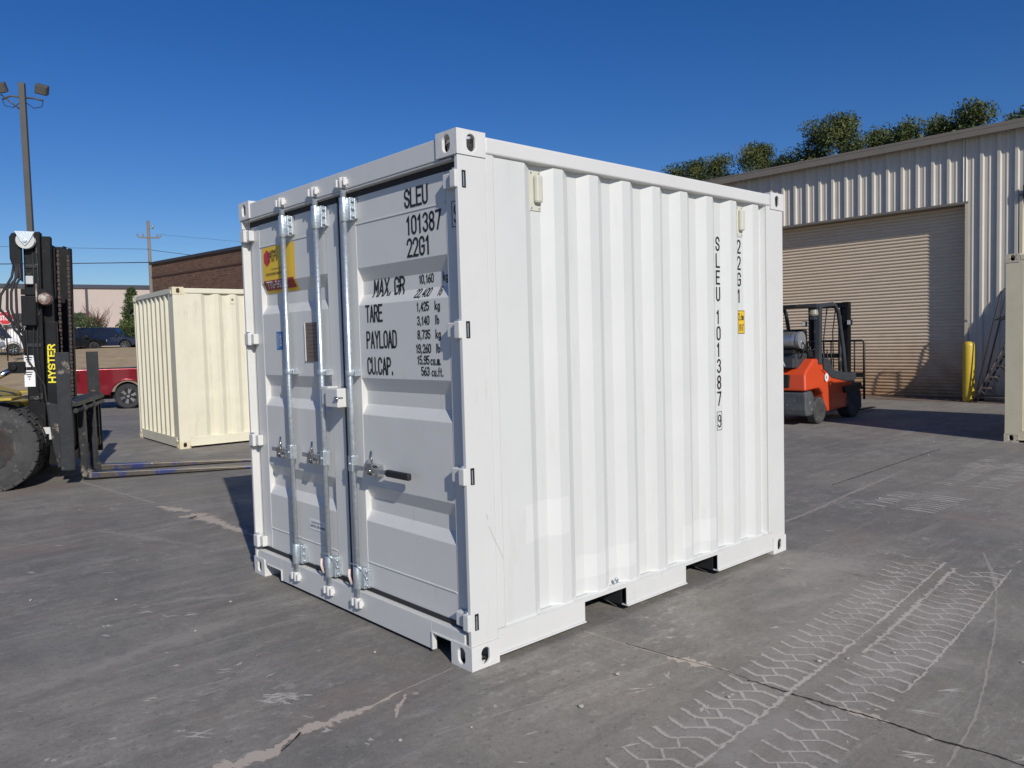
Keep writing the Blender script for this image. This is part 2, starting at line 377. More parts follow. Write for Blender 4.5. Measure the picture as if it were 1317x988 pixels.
# ribbons lying on the pavement
def ribbon(mb, pts, wd, z=.004, jag=.4, step=.04, ends=0.0):
    """ragged strip on the pavement; the vertex attribute 'soft' is 1 on its spine and 0 at its rim, where the film thins out"""
    lay = mb.bm.verts.layers.float.get('soft') or mb.bm.verts.layers.float.new('soft')
    pts = [Vector((p[0], p[1], 0)) for p in pts]; dense = []; z += random.random()*.00006 if z < .0019 and ends else random.random()*.0004
    ws = wd if isinstance(wd, (list, tuple)) else [wd]*len(pts)
    for i in range(len(pts)-1):
        n = max(1, int((pts[i+1]-pts[i]).length/step))
        for k in range(n): dense.append((pts[i].lerp(pts[i+1], k/n), ws[i]+(ws[i+1]-ws[i])*k/n))
    dense.append((pts[-1], ws[-1])); rows = []; nn = len(dense)-1
    for i, (p, wv) in enumerate(dense):
        a = dense[max(0, i-1)][0]; b = dense[min(nn, i+1)][0]; t = (b-a)
        if t.length < 1e-6: continue
        t.normalize(); nrm = Vector((-t.y, t.x, 0)); o = random.uniform(-1, 1)*wv*jag*.5
        l = wv*.75*(1+random.uniform(-jag, jag)); rr = wv*.75*(1+random.uniform(-jag, jag)); e = 1
        if ends: e = min(1, min(i, nn-i)/(nn*ends+1e-6))
        row = []
        for d, sf in ((l+o, 0), (o*.6, e), (-(rr-o), 0)):
            v = mb.bm.verts.new((p.x+nrm.x*d, p.y+nrm.y*d, z)); v[lay] = sf; row.append(v)
        rows.append(row)
    for A, B in zip(rows, rows[1:]):
        for q in (0, 1): mb.f([A[q], A[q+1], B[q+1], B[q]])

g = MB()   # saw-cut joints, thin and pale
for pts, wd in [
    ([(-8, 4.15), (-3, 4.5), (-1.19, 4.65), (-1.0, 4.67), (-0.59, 4.73), (-0.32, 4.73), (-0.04, 4.74), (0.27, 4.71)], .022),
    ([(0.17, 7.89), (0.27, 6.67), (0.35, 5.62)], .028),
    ([(0.1, 14), (.12, 10), (0.17, 7.89)], .03),
    ([(1.2, 10.36), (2.03, 10.34)], .03),
    ([(-0.03, 0.11), (-0.21, 0.09), (-0.36, 0.08), (-0.55, 0.04)], .012),
    ([(-0.85, 0.79), (-1.03, 0.81), (-1.24, 0.8), (-1.46, 0.83), (-1.64, 0.8), (-1.82, 0.73), (-2.6, .6)], .007),
    ([(0.77, -0.03), (0.78, -0.32), (0.81, -0.6), (0.85, -0.84), (0.84, -1.04)], .013),
    ([(-0.5, -.36), (-0.12, -0.42), (0.06, -0.47), (0.35, -0.51), (0.58, -0.56), (0.77, -0.6)], .010),
    ([(3.32, -1.28), (2.22, -1.59), (1.53, -1.75), (1.15, -1.83), (0.88, -1.86), (0.69, -1.88)], .012),
    ([(3.83, -1.05), (3.42, -1.22), (3.01, -1.37)], .02),
    ([(3.78, 0.44), (4.45, 0.48), (5.31, 0.57), (6.97, 0.7)], .035)]:
    ribbon(g, pts, wd, .0009)
g.build('pavement_joint', dust_mat('joint_dust', (.48, .43, .37), cov=.66, scale=30, soft=.12, amt=.65), kind='structure')
g = MB()
for pts, wd in [
    ([(0.32, 5.44), (0.39, 5.15), (0.45, 4.93)], [.06, .11, .05]),
    ([(0.27, 4.71), (0.42, 4.68), (0.45, 4.36), (0.44, 4.08), (0.45, 3.82), (0.46, 3.53), (.47, 2.6)], [.09, .17, .13, .07, .08, .03, .03]),
    ([(-0.36, 0.08), (-0.45, 0.06), (-.52, .05)], [.006, .015, .006]),
    ([(-0.52, 0.045), (-0.62, 0.045), (-0.71, 0.05), (-.8, .06), (-0.87, 0.065)], [.008, .04, .05, .055, .03]),
    ([(-0.87, 0.065), (-0.92, 0.04), (-0.96, 0.03)], [.02, .025, .012]),
    ([(-0.95, 0.03), (-1.04, -0.01), (-1.19, 0.01), (-1.30, 0.01), (-1.6, .03)], [.015, .05, .06, .05, .04]),
    ([(-.36, .035), (-.47, -.06), (-.52, -.12)], [.012, .02, .006]),
    ([(.86, -1.38), (.875, -1.45), (0.88, -1.6)], [.01, .05, .015]),
    ([(.79, -.56), (.83, -.68), (0.85, -.8)], [.02, .07, .01])]:
    ribbon(g, pts, wd, .0014, jag=.55, step=.018)
g.build('crumbled_filler', GROUT, kind='structure')
g = MB()
ribbon(g, [(0.84, -0.98), (0.85, -1.23), (0.86, -1.38), (0.87, -1.49), (0.88, -1.65), (0.87, -1.79), (0.88, -1.86), (0.9, -1.96), (0.89, -2.07), (.9, -3)], .009, .0018, jag=.6, step=.02)
ribbon(g, [(-0.87, 0.055), (-0.93, 0.01), (-1.0, -0.03)], .006, .0018, jag=.6, step=.02)
ribbon(g, [(0.79, -0.3), (0.82, -0.6), (0.855, -0.84), (.845, -.98)], .004, .0018, jag=.6, step=.02)
ribbon(g, [(5.6, .9), (8.9, 1.0)], .01, .0018)
g.build('pavement_crack', JOINTD, kind='structure')

g = MB()   # dusty print of a twin-tyre lift truck
TILE = {'a': (0, 0), 'b': (-.029, -.098), 'p': (-.009, -.120), 'q': (.042, -.170), 'c': (.061, -.190), 'd': (.046, -.285)}
CLX = [(-.5, -1.315), (.17, -1.27), (.44, -1.25), (.89, -1.21), (1.6, -1.165), (2.25, -1.104), (3.07, -1.015), (3.6, -.96)]
def cly(x):
    for (a, ya), (b, yb) in zip(CLX, CLX[1:]):
        if x <= b: return ya+(yb-ya)*(x-a)/(b-a)
    return CLX[-1][1]
def tread(oy, x0, x1, pitch=.107, keep=.95):
    """print of a block tread: long kinked transverse grooves with one oblique link per pitch"""
    x = x0
    def N(k, xx): return (xx+TILE[k][0]+random.uniform(-.004, .004), cly(xx)+oy+TILE[k][1])
    while x < x1:
        edge = min(1, (x-x0)/.5+.45, (x1-x)/.7+.35)
        for seg, wv in ((('a', 'b'), [.015, .018]), (('b', 'p', 'q', 'c'), [.016, .012, .012, .016]), (('c', 'd'), [.017, .018])):
            if random.random() < keep*edge: ribbon(g, [N(k, x) for k in seg], wv, .0020, jag=.35, step=.018)
        if random.random() < keep*edge:
            q = N('q', x-pitch); ribbon(g, [N('p', x), q], [.014, .011], .0020, jag=.35, step=.018)
        x += pitch
tread(.325, -.35, 3.45)
tread(-.055, -.35, 3.35)
for xx, yy, n in ((6.3, -.45, 18), (7.6, -.30, 12), (4.9, -.35, 10)):
    for k in range(n): 
        x = xx + k*.085
        for a, b in ((0, .28), (.42, .62)):
            if random.random() < .85: ribbon(g, [(x, yy+a), (x+.03, yy+(a+b)/2), (x, yy+b)], .03, .0020, jag=.6, step=.05)
ribbon(g, [(x_, cly(x_)+.035) for x_ in (-.3, 0, .3, .6, 1, 1.4, 1.8, 2.2, 2.6, 3.0, 3.4)], .016, .0026, jag=.8, step=.02)
ribbon(g, [(x_, cly(x_)-.050) for x_ in (1.5, 1.8, 2.2, 2.6, 3.0, 3.3)], .026, .0026, jag=.8, step=.02)
ribbon(g, [(x_, cly(x_)-.345) for x_ in (1.2, 1.4, 1.8, 2.2, 2.6, 3.0, 3.5)], .011, .0026, jag=.9, step=.02)
g.build('tyre_track', DUST, kind='structure')
g = MB()   # broad soft scuffs of dust
for pts, wd in [
    ([(-2.2, 1.2), (-1.42, 1.4), (-0.98, 1.51), (-0.38, 1.58), (0.0, 1.5)], [.05, .16, .20, .14, .04]),
    ([(-1.0, 2.3), (-.6, 2.2), (-.1, 1.9)], [.03, .1, .03]),
    ([(1.9, -.35), (2.4, -.42), (2.9, -.5), (3.5, -.62)], [.05, .2, .3, .15]),
    ([(2.7, .02), (2.85, -.1), (3.2, -.3)], [.05, .15, .1]),
    ([(8.91, 1.99), (10.31, 2.0), (13.76, 2.3)], [.12, .16, .1]),
    ([(7.73, 0.5), (7.8, .1), (8.3, -.3)], [.1, .25, .2]),
    ([(6.4, -.3), (6.9, -.35), (8.2, -.2)], [.1, .5, .3]),
    ([(4.0, -1.2), (5.2, -1.4), (7, -1.3)], [.2, .4, .3]),
    ([(-.1, -1.35), (.15, -1.28), (.5, -1.3), (.9, -1.25)], [.1, .22, .25, .1]),
    ([(.6, -1.05), (1.9, -.95), (3.2, -.80)], [.1, .45, .4]),
    ([(.3, -1.40), (1.4, -1.36), (2.4, -1.28), (3.3, -1.18)], [.15, .32, .34, .2]),
    ([(2.2, -.62), (2.7, -.45), (3.3, -.5), (3.9, -.75)], [.1, .35, .4, .1]),
    ([(1.5, -.45), (2.0, -.62), (2.6, -.8)], [.05, .14, .1]),
    ([(-.9, -1.3), (-.5, -1.32), (0, -1.35)], [.05, .25, .3]),
    ([(.2, 2.9), (-.2, 4.1), (-.6, 5.2)], [.1, .12, .05]),
    ([(5.0, .2), (5.6, .0), (6.3, -.2)], [.1, .35, .2]),
    ([(-3, 3.2), (-1.8, 3.5), (-.3, 3.6)], [.1, .2, .05]),
    ([(-.95, .38), (-.8, .42), (-.68, .40)], [.04, .09, .02]),
    ([(-.55, -.12), (-.42, -.18), (-.30, -.2)], [.02, .07, .02])]:
    ZS = globals().get('ZS', .0002)+.00009; ribbon(g, pts, [q*1.5 for q in wd], ZS, jag=.2, step=.05, ends=.3)
for oy_ in (.17, -.20):
    ribbon(g, [(x_, cly(x_)+oy_) for x_ in (-.5, 0, .6, 1.2, 1.8, 2.4, 3.0, 3.5)], .26, .0001, jag=.15, step=.06, ends=.2)
g.build('dust_scuff', DUSTS, kind='structure')
random.seed(99); g = MB()   # small pale chips and scrapes in the surface
for _ in range(330):
    d = 1.6+8.5*random.random()**1.3; a = R(random.uniform(8, 86)); cx_ = -2.32+d*math.sin(a)*1.0; cy_ = -2.9+d*math.cos(a)
    if -.1 < cx_ < 3.1 and -.1 < cy_ < 2.6: continue
    th = random.uniform(0, 3.14) if random.random() < .5 else R(-40+random.uniform(-15, 15)); L_ = random.choice((.012, .02, .03, .05))*random.uniform(.7, 1.4)
    n_ = random.randint(1, 3)
    for q in range(n_):
        ox, oy = random.uniform(-.02, .02), random.uniform(-.02, .02); t2 = th+random.uniform(-.6, .6)
        ribbon(g, [(cx_+ox-math.cos(t2)*L_, cy_+oy-math.sin(t2)*L_), (cx_+ox, cy_+oy+random.uniform(-.003, .003)), (cx_+ox+math.cos(t2)*L_, cy_+oy+math.sin(t2)*L_)], [.001, random.uniform(.004, .011), .001], .0012, jag=.6, step=.012)
# splat of dried mud
for k in range(26):
    t2 = R(-40)+random.uniform(-.7, .7); ox, oy = random.gauss(0, .035), random.gauss(0, .035); L_ = random.uniform(.02, .05)
    X_, Y_ = -.79+ox*.9-oy*.6, .41-ox*.8-oy*.5
    ribbon(g, [(X_-math.cos(t2)*L_, Y_-math.sin(t2)*L_), (X_, Y_), (X_+math.cos(t2)*L_, Y_+math.sin(t2)*L_)], [.002, .012, .002], .0016, jag=.6, step=.01)
g.build('surface_chip', dust_mat('chip_dust', (.55, .51, .46), cov=1.1, scale=60, soft=.1, amt=.85), kind='structure')

# ------------------------------------------------------------ stroke lettering
def arc(cx, cy, rx, ry, a0, a1, n=10):
    return [(cx+rx*math.cos(R(a0+(a1-a0)*i/n)), cy+ry*math.sin(R(a0+(a1-a0)*i/n))) for i in range(n+1)]
_r = .24
GL = {
 'S': [arc(.5,1-_r,.5,_r,0,180)+[(0,.68),(.12,.58),(.88,.42),(1,.32)]+arc(.5,_r,.5,_r,0,-180)],
 'L': [[(0,1),(0,0),(1,0)]], 'E': [[(1,1),(0,1),(0,0),(1,0)], [(0,.52),(.85,.52)]],
 'U': [[(0,1)]+arc(.5,_r,.5,_r,180,360)+[(1,1)]],
 '1': [[(.15,.8),(.6,1),(.6,0)]],
 '0': [arc(.5,1-_r,.5,_r,0,180)+arc(.5,_r,.5,_r,180,360)+[(1,1-_r)]],
 'O': [arc(.5,1-_r,.5,_r,0,180)+arc(.5,_r,.5,_r,180,360)+[(1,1-_r)]],
 '3': [arc(.5,.77,.48,.23,160,-90)+arc(.5,.27,.5,.27,90,-160)],
 '8': [arc(.5,.76,.46,.24,270,-90,18), arc(.5,.26,.5,.26,90,450,18)],
 '7': [[(0,1),(1,1),(.3,0)]],
 '2': [arc(.5,1-_r,.5,_r,180,-20)+[(.9,.55),(0,0),(1,0)]],
 'G': [arc(.5,1-_r,.5,_r,0,180)+arc(.5,_r,.5,_r,180,360)+[(1,.48),(.55,.48)]],
 '9': [[(1,.7)]+arc(.5,.74,.5,.26,0,360,18)+arc(.5,_r,.5,_r,0,-160)],
 '6': [[(.85,1),(.3,.72),(0,.42),(0,.26)]+arc(.5,.27,.5,.27,180,540,18)],
 '5': [[(.95,1),(.05,1),(.05,.56),(.5,.6)]+arc(.5,.3,.5,.3,85,-160)],
 '4': [[(.7,0),(.7,1),(0,.3),(1,.3)]],
 'M': [[(0,0),(0,1),(.5,.35),(1,1),(1,0)]], 'A': [[(0,0),(.5,1),(1,0)], [(.2,.32),(.8,.32)]],
 'X': [[(0,0),(1,1)], [(0,1),(1,0)]], 'T': [[(0,1),(1,1)], [(.5,1),(.5,0)]],
 'R': [[(0,0),(0,1),(.5,1)]+arc(.5,.76,.5,.24,90,-90)+[(0,.52)], [(.5,.52),(1,0)]],
 'P': [[(0,0),(0,1),(.5,1)]+arc(.5,.75,.5,.25,90,-90)+[(0,.5)]],
 'Y': [[(0,1),(.5,.5),(1,1)], [(.5,.5),(.5,0)]], 'D': [[(0,0),(0,1),(.45,1)]+arc(.45,.7,.55,.3,90,0)+arc(.45,.3,.55,.3,0,-90)+[(0,0)]],
 'C': [arc(.5,1-_r,.5,_r,0,180)+arc(.5,_r,.5,_r,180,360)], 'H': [[(0,0),(0,1)], [(1,0),(1,1)], [(0,.5),(1,.5)]],
 'N': [[(0,0),(0,1),(1,0),(1,1)]], 'B': [[(0,0),(0,1),(.5,1)]+arc(.5,.76,.45,.24,90,-90)+arc(.5,.26,.5,.26,90,-90)+[(0,0)]],
 'I': [[(.5,0),(.5,1)]],
 '.': [[(.3,0),(.3,.09)]], ',': [[(.4,.08),(.25,-.12)]], "'": [[(.4,1),(.4,.75)]], '-': [[(.15,.45),(.85,.45)]],
 'k': [[(0,1),(0,0)], [(.85,.62),(0,.28)], [(.3,.4),(.9,0)]], 'l': [[(.4,1),(.4,0)]], 'b': [[(0,1),(0,.2)]+arc(.45,.3,.45,.3,180,540,16)],
 'g': [arc(.45,.32,.45,.3,0,360,16), [(.9,.6),(.9,-.1)]+arc(.45,-.08,.45,.18,0,-150)],
 'c': [arc(.45,.31,.45,.31,50,310)], 'u': [[(0,.62),(0,.2)]+arc(.4,.2,.4,.2,180,360)+[(.8,.62)], [(.8,.62),(.8,0)]],
 'm': [[(0,0),(0,.6)], [(0,.4)]+arc(.25,.42,.25,.2,180,0)+[(.5,0)], [(.5,.4)]+arc(.75,.42,.25,.2,180,0)+[(1,0)]],
 'f': [[(.3,0),(.3,.8)]+arc(.6,.8,.3,.2,180,80), [(.05,.6),(.7,.6)]], 't': [[(.3,.9),(.3,.1)]+arc(.55,.15,.25,.15,180,280), [(.05,.6),(.7,.6)]],
 'o': [arc(.45,.31,.42,.31,0,360,14)], 'n': [[(0,0),(0,.6)], [(0,.35)]+arc(.4,.4,.4,.22,180,0)+[(.8,0)]], 'a': [arc(.42,.3,.4,.3,0,360,14), [(.82,.6),(.82,0)]],
 'i': [[(.4,.6),(.4,0)], [(.4,.85),(.4,.95)]], 'e': [[(0,.33),(.85,.33)]+arc(.43,.31,.42,.31,0,310)], 'r': [[(0,0),(0,.6)], [(0,.35)]+arc(.4,.38,.4,.22,180,60)],
 's': [[(.8,.5),(.45,.62),(.05,.5),(.1,.36),(.75,.25),(.8,.1),(.4,0),(0,.1)]], 'h': [[(0,0),(0,1)], [(0,.35)]+arc(.4,.4,.4,.22,180,0)+[(.8,0)]],
}
NARROW = {'1': .75, 'I': .4, '.': .35, ',': .45, "'": .3, 'l': .4, 'i': .4, 'f': .7, 't': .7, 'r': .75}
def strokes(mb, text, x, y, h, wid, sw, fn, gap=.45, sub=.006, slant=0, stagger=[0]):
    """text in 2-D (x right, y up); fn(x,y,k)->3-D point lifts it onto a surface"""
    for ch in text:
        if ch == ' ': x += wid*(1+gap)*.8; continue
        k = NARROW.get(ch, 1)
        for st in GL.get(ch, []):
            stagger[0] = (stagger[0]+1) % 3
            pts = [Vector((x+px*wid*k+slant*py*h, y+py*h)) for px, py in st]; d = [pts[0]]
            for a, b in zip(pts, pts[1:]):
                n = max(1, int((b-a).length/sub))
                for i in range(1, n+1): d.append(a.lerp(b, i/n))
            d2 = [d[0]]
            for q in d[1:]:
                if (q-d2[-1]).length > 1e-6: d2.append(q)
            d = d2; rows = []
            for i, p in enumerate(d):
                t1 = (d[i]-d[i-1]).normalized() if i else None
                t2 = (d[i+1]-d[i]).normalized() if i < len(d)-1 else None
                t = (t1 or t2) if not (t1 and t2) else (t1+t2)
                if t.length < 1e-3: t = t2
                t.normalize(); n = Vector((-t.y, t.x)); s_ = 1
                if t1 and t2: s_ = min(1.6, 1/max(.4, abs(n.dot(Vector((-t2.y, t2.x))))))
                e = p.copy()
                if i == 0: e = e - t*sw*.5
                if i == len(d)-1: e = e + t*sw*.5
                a, b = e+n*sw/2*s_, e-n*sw/2*s_
                rows.append((mb.bm.verts.new(fn(a.x, a.y, stagger[0])), mb.bm.verts.new(fn(b.x, b.y, stagger[0]))))
            for A, B in zip(rows, rows[1:]): mb.f([A[0], A[1], B[1], B[0]])
        x += wid*k + wid*gap
    return x

# ------------------------------------------------------------ shipping containers
def corner_casting(L=.178, W=.162, H=.118, outs=()):
    """hollow casting with stadium holes; faces at x=0, y=0, z=0 side are the outer ones before mirroring by outs=(sx,sy,sz)"""
    mb = MB(); bm = mb.bm
    def holed(o, u, v, lu, lv, rw, rh, depth):
        o, u, v = Vector(o), Vector(u), Vector(v); n = u.cross(v)
        N = 32; c = o+u*lu/2+v*lv/2; inner = []; outer = []; deep = []
        for k in range(N):
            a = 2*math.pi*(k+.5)/N; ca, sa = math.cos(a), math.sin(a)
            # stadium
            if rh > rw: px, py = rw*ca, rw*sa + (rh-rw)*(1 if sa > 0 else -1)
            else: px, py = rh*ca + (rw-rh)*(1 if ca > 0 else -1), rh*sa
            s = min((lu/2)/abs(ca) if abs(ca) > 1e-6 else 9, (lv/2)/abs(sa) if abs(sa) > 1e-6 else 9)
            inner.append(bm.verts.new(c+u*px+v*py)); deep.append(bm.verts.new(c+u*px+v*py-n*depth))
            outer.append(bm.verts.new(c+u*ca*s+v*sa*s))
        for k in range(N):
            j = (k+1) % N
            mb.f([inner[k], inner[j], outer[j], outer[k]]); mb.f([deep[k], deep[j], inner[j], inner[k]])
        cs = [bm.verts.new(o), bm.verts.new(o+u*lu), bm.verts.new(o+u*lu+v*lv), bm.verts.new(o+v*lv)]
        # fill the four corner triangles
        for ci, cv in enumerate(cs):
            best = sorted(range(N), key=lambda k: (outer[k].co-cv.co).length)[:2]
            mb.f([cv, outer[best[0]], outer[best[1]]])
    # door side face x=0 (normal -x): u = -y.. use u=(0,-1,0)? choose so n=-x
    holed((0, W, 0), (0, -1, 0), (0, 0, 1), W, H, .026, .040, .014)
    holed((0, 0, 0), (1, 0, 0), (0, 0, 1), L, H, .026, .040, .014)
    holed((0, 0, H), (1, 0, 0), (0, 1, 0), L, W, .062, .032, .014)
    mb.quad((0,0,0), (0,W,0), (L,W,0), (L,0,0)); mb.quad((L,0,0), (L,W,0), (L,W,H), (L,0,H)); mb.quad((0,W,0), (0,W,H), (L,W,H), (L,W,0))
    # outer rounded lip
    for fc in bm.faces: fc.smooth = False
    bmesh.ops.remove_doubles(bm, verts=bm.verts, dist=2e-4)
    return mb

def corr(s0, s1, prof0=None, period=.2785, first=None, depth=.036, cf=.072, sl=.068):
    """corrugation profile points (s, d) with d=0 on the crest, d=depth in the trough; `first` = right end of one crest"""
    pts = [(s0, 0)]; inn = period - cf - 2*sl; r = first
    while r - period > s0: r -= period
    while r < s1:
        for q in ((r, 0), (r+sl, depth), (r+sl+inn, depth), (r+2*sl+inn, 0)):
            if s0 + .005 < q[0] < s1 - .005: pts.append(q)
        r += period
    pts.append((s1, 0)); return pts

def prof_at(pts, s):
    for (a, da), (b, db) in zip(pts, pts[1:]):
        if a <= s <= b: return da+(db-da)*(s-a)/(b-a) if b > a else da
    return 0

def container(name, L, W, H, PM, CM, label, cat, door=False, parts=None, pockets=True, group=None):
    root = empty(name, label=label, cat=cat, group=group)
    Ht = H
    # castings
    base = None
    for sx in (0, 1):
        for sy in (0, 1):
            for sz in (0, 1):
                mb = corner_casting()
                # proto has outer top; for bottom castings flip z
                for v in mb.bm.verts:
                    x, y, z = v.co
                    if not sz: z = .118 - z
                    else: z = z + Ht - .118
                    if sx: x = L - x
                    if sy: y = W - y
                    v.co = (x, y, z)
                mb.build('corner_casting', CM, root, bevel=.005, seg=2)
    e = .006
    zb, zt = .118, Ht-.118
    # posts
    for sx in (0, 1):
        for sy in (0, 1):
            mb = MB(); X = (lambda a: a if not sx else L-a); Y = (lambda a: a if not sy else W-a)
            if door and not sx: mb.box(X(e), X(.178), Y(e), Y(.030), zb, zt); mb.box(X(.056), X(.178), Y(.0302), Y(.060), zb, zt)
            else: mb.box(X(e), X(.178), Y(e), Y(.062), zb, zt)
            mb.box(X(.178), X(.228), Y(e), Y(.062), .164, Ht-.0985)
            mb.build('corner_post', PM, root, bevel=.003)
    # side rails (top, bottom)
    for sy in (0, 1):
        Y = (lambda a: a if not sy else W-a)
        mb = MB(); mb.box(.178, L-.178, Y(.001), Y(.066), Ht-.098, Ht-.016); mb.build('top_side_rail', PM, root, bevel=.012, seg=4)
        segs = [(.178, .814), (1.17, 1.755), (2.11, L-.178)] if pockets else [(.178, L-.178)]
        for a, b in segs:
            mb = MB(); mb.box(a, b, Y(e), Y(.012), .040, .1445); mb.box(a, b, Y(-.004), Y(.045), .032, .040)
            mb.build('bottom_side_rail', PM, root, bevel=.002)
    # end rails at x=0 / x=L
    for sx in (0, 1):
        X = (lambda a: a if not sx else L-a)
        if door and not sx: continue
        mb = MB(); mb.box(X(e), X(.06), .162, W-.162, Ht-.098, Ht-.018); mb.build('top_end_rail', PM, root, bevel=.004)
        mb = MB(); mb.box(X(e), X(.05), .162, W-.162, .022, .175); mb.build('bottom_end_rail', PM, root, bevel=.003)
    for sy in (0, 1):
        Y = (lambda a: a if not sy else W-a)
        MB().box(.178, L-.178, Y(e), Y(.04), .1446, .163).build('rail_top_flange', PM, root)
    # corrugated sides
    side = corr(.228, L-.228, first=.727)
    for sy in (0, 1):
        Y = (lambda a: a if not sy else W-a)
        mb = MB(); nz = 2
        for (a, da), (b, db) in zip(side, side[1:]):
            mb.quad((a, Y(.018+da), .175), (b, Y(.018+db), .175), (b, Y(.018+db), Ht-.072), (a, Y(.018+da), Ht-.072))
        # sloping foot where the sheet meets the rail
        for (a, da), (b, db) in zip(side, side[1:]):
            mb.quad((a, Y(.009), .1635), (b, Y(.009), .1635), (b, Y(.018+db), .175), (a, Y(.018+da), .175))
        mb.build('side_panel', PM if sy or not parts else parts.get('side', PM), root, **({'bevel': .004, 'seg': 2}))
    endp = corr(.062, W-.062, first=.30, period=.262, depth=.046, cf=.085, sl=.030)
    for sx in (0, 1):
        if door and not sx: continue
        X = (lambda a: a if not sx else L-a)
        mb = MB()
        for (a, da), (b, db) in zip(endp, endp[1:]):
            mb.quad((X(.014+da), a, .16), (X(.014+db), b, .16), (X(.014+db), b, Ht-.072), (X(.014+da), a, Ht-.072))
        mb.build('end_panel', PM, root, bevel=.003)
    mb = MB(); mb.box(.05, L-.05, .05, W-.05, Ht-.045, Ht-.028); mb.build('roof_panel', PM, root)
    mb = MB(); mb.box(.06, L-.06, .04, W-.04, .150, .172); mb.build('floor', DARK if not door else STEELW, root)
    if pockets:
        for a, b in ((.814, 1.17), (1.755, 2.11)):
            mb = MB()
            mb.box(a-.006, a, .046, W-.046, .032, .144); mb.box(b, b+.006, .046, W-.046, .032, .144); mb.box(a, b, .046, W-.046, .138, .144)
            mb.build('fork_pocket', STEELW, root)
    return root, side

# ---- white side panel material: touched-up patches
def white_side():
    m, t, b, out = mat('white_side_paint', (.645, .65, .62), .40, var=.03, scale=1.7, bump=.22, bscale=3.2, stains=[((.5,.47,.42), .72, 25, (1,1,1), .5), ((.58,.56,.51), .58, 3, (2,2,.35), .30), ((.45,.43,.39), .69, 12, (5,5,.4), .35)])
    L = t.links; tc = nd(t, 'ShaderNodeTexCoord'); nz = nd(t, 'ShaderNodeTexNoise'); nz.inputs['Scale'].default_value = 7; nz.inputs['Detail'].default_value = 5
    L.new(tc.outputs['Object'], nz.inputs['Vector'])
    sp = nd(t, 'ShaderNodeSeparateXYZ'); L.new(tc.outputs['Object'], sp.inputs[0])
    def between(src, a, b, e=.004, wob=.012):
        ad = nd(t, 'ShaderNodeMath', operation='MULTIPLY_ADD'); ad.inputs[1].default_value = wob; L.new(nz.outputs[0], ad.inputs[0]); L.new(src, ad.inputs[2])
        r1 = nd(t, 'ShaderNodeMapRange'); r1.inputs['From Min'].default_value = a; r1.inputs['From Max'].default_value = a+e; L.new(ad.outputs[0], r1.inputs[0])
        r2 = nd(t, 'ShaderNodeMapRange'); r2.inputs['From Min'].default_value = b+e; r2.inputs['From Max'].default_value = b; L.new(ad.outputs[0], r2.inputs[0])
        mm = nd(t, 'ShaderNodeMath', operation='MULTIPLY'); L.new(r1.outputs[0], mm.inputs[0]); L.new(r2.outputs[0], mm.inputs[1]); return mm.outputs[0]
    acc = None
    for x0, x1, z0, z1 in ((.40, .72, .56, .76), (.80, 1.28, .27, .40), (1.76, 2.13, .26, .405)):
        mm = nd(t, 'ShaderNodeMath', operation='MULTIPLY'); L.new(between(sp.outputs[0], x0, x1), mm.inputs[0]); L.new(between(sp.outputs[2], z0, z1, wob=.025), mm.inputs[1])
        if acc is None: acc = mm.outputs[0]
        else:
            ad = nd(t, 'ShaderNodeMath', operation='MAXIMUM'); L.new(acc, ad.inputs[0]); L.new(mm.outputs[0], ad.inputs[1]); acc = ad.outputs[0]
    am = nd(t, 'ShaderNodeMath', operation='MULTIPLY'); am.inputs[1].default_value = .42; L.new(acc, am.inputs[0])
    mx = nd(t, 'ShaderNodeMix', data_type='RGBA'); L.new(am.outputs[0], mx.inputs[0]); L.new(out, mx.inputs[6]); mx.inputs[7].default_value = (.76, .755, .73, 1)
    L.new(mx.outputs[2], b.inputs['Base Color']); return m
WSIDE = white_side()

WC, SIDEP = container('shipping_container', 2.991, 2.438, 2.591, WHITE, WHITE_CAST,
    'white ten foot steel shipping container with closed doors and galvanised lock rods', 'shipping container', door=True, parts={'side': WSIDE})

# door frame: header and sill
mb = MB(); mb.box(.008, .075, .162, 2.276, 2.468, 2.572); mb.box(.012, .075, .062, 2.376, 2.456, 2.4675)
mb.build('door_header', WHITE, WC, bevel=.004)
mb = MB()
mb.box(.008, .03, .332, 2.02, .022, .165); mb.box(.008, .03, .062, .332, .108, .165); mb.box(.008, .03, 2.02, 2.376, .088, .165)
mb.box(.008, .075, .062, 2.376, .165, .172)
# pocket lips
mb.box(.002, .03, .320, .332, .022, .115); mb.box(.002, .03, .165, .320, .108, .117); mb.box(.002, .03, 2.02, 2.031, .022, .095); mb.box(.002, .03, 2.031, 2.24, .088, .096)
mb.build('door_sill', WHITE, WC, bevel=.002)
# dark inner frame behind gaskets
mb = MB(); mb.box(.096, .12, .062, 2.376, .1645, 2.468); mb.build('door_backing', DARK, WC)

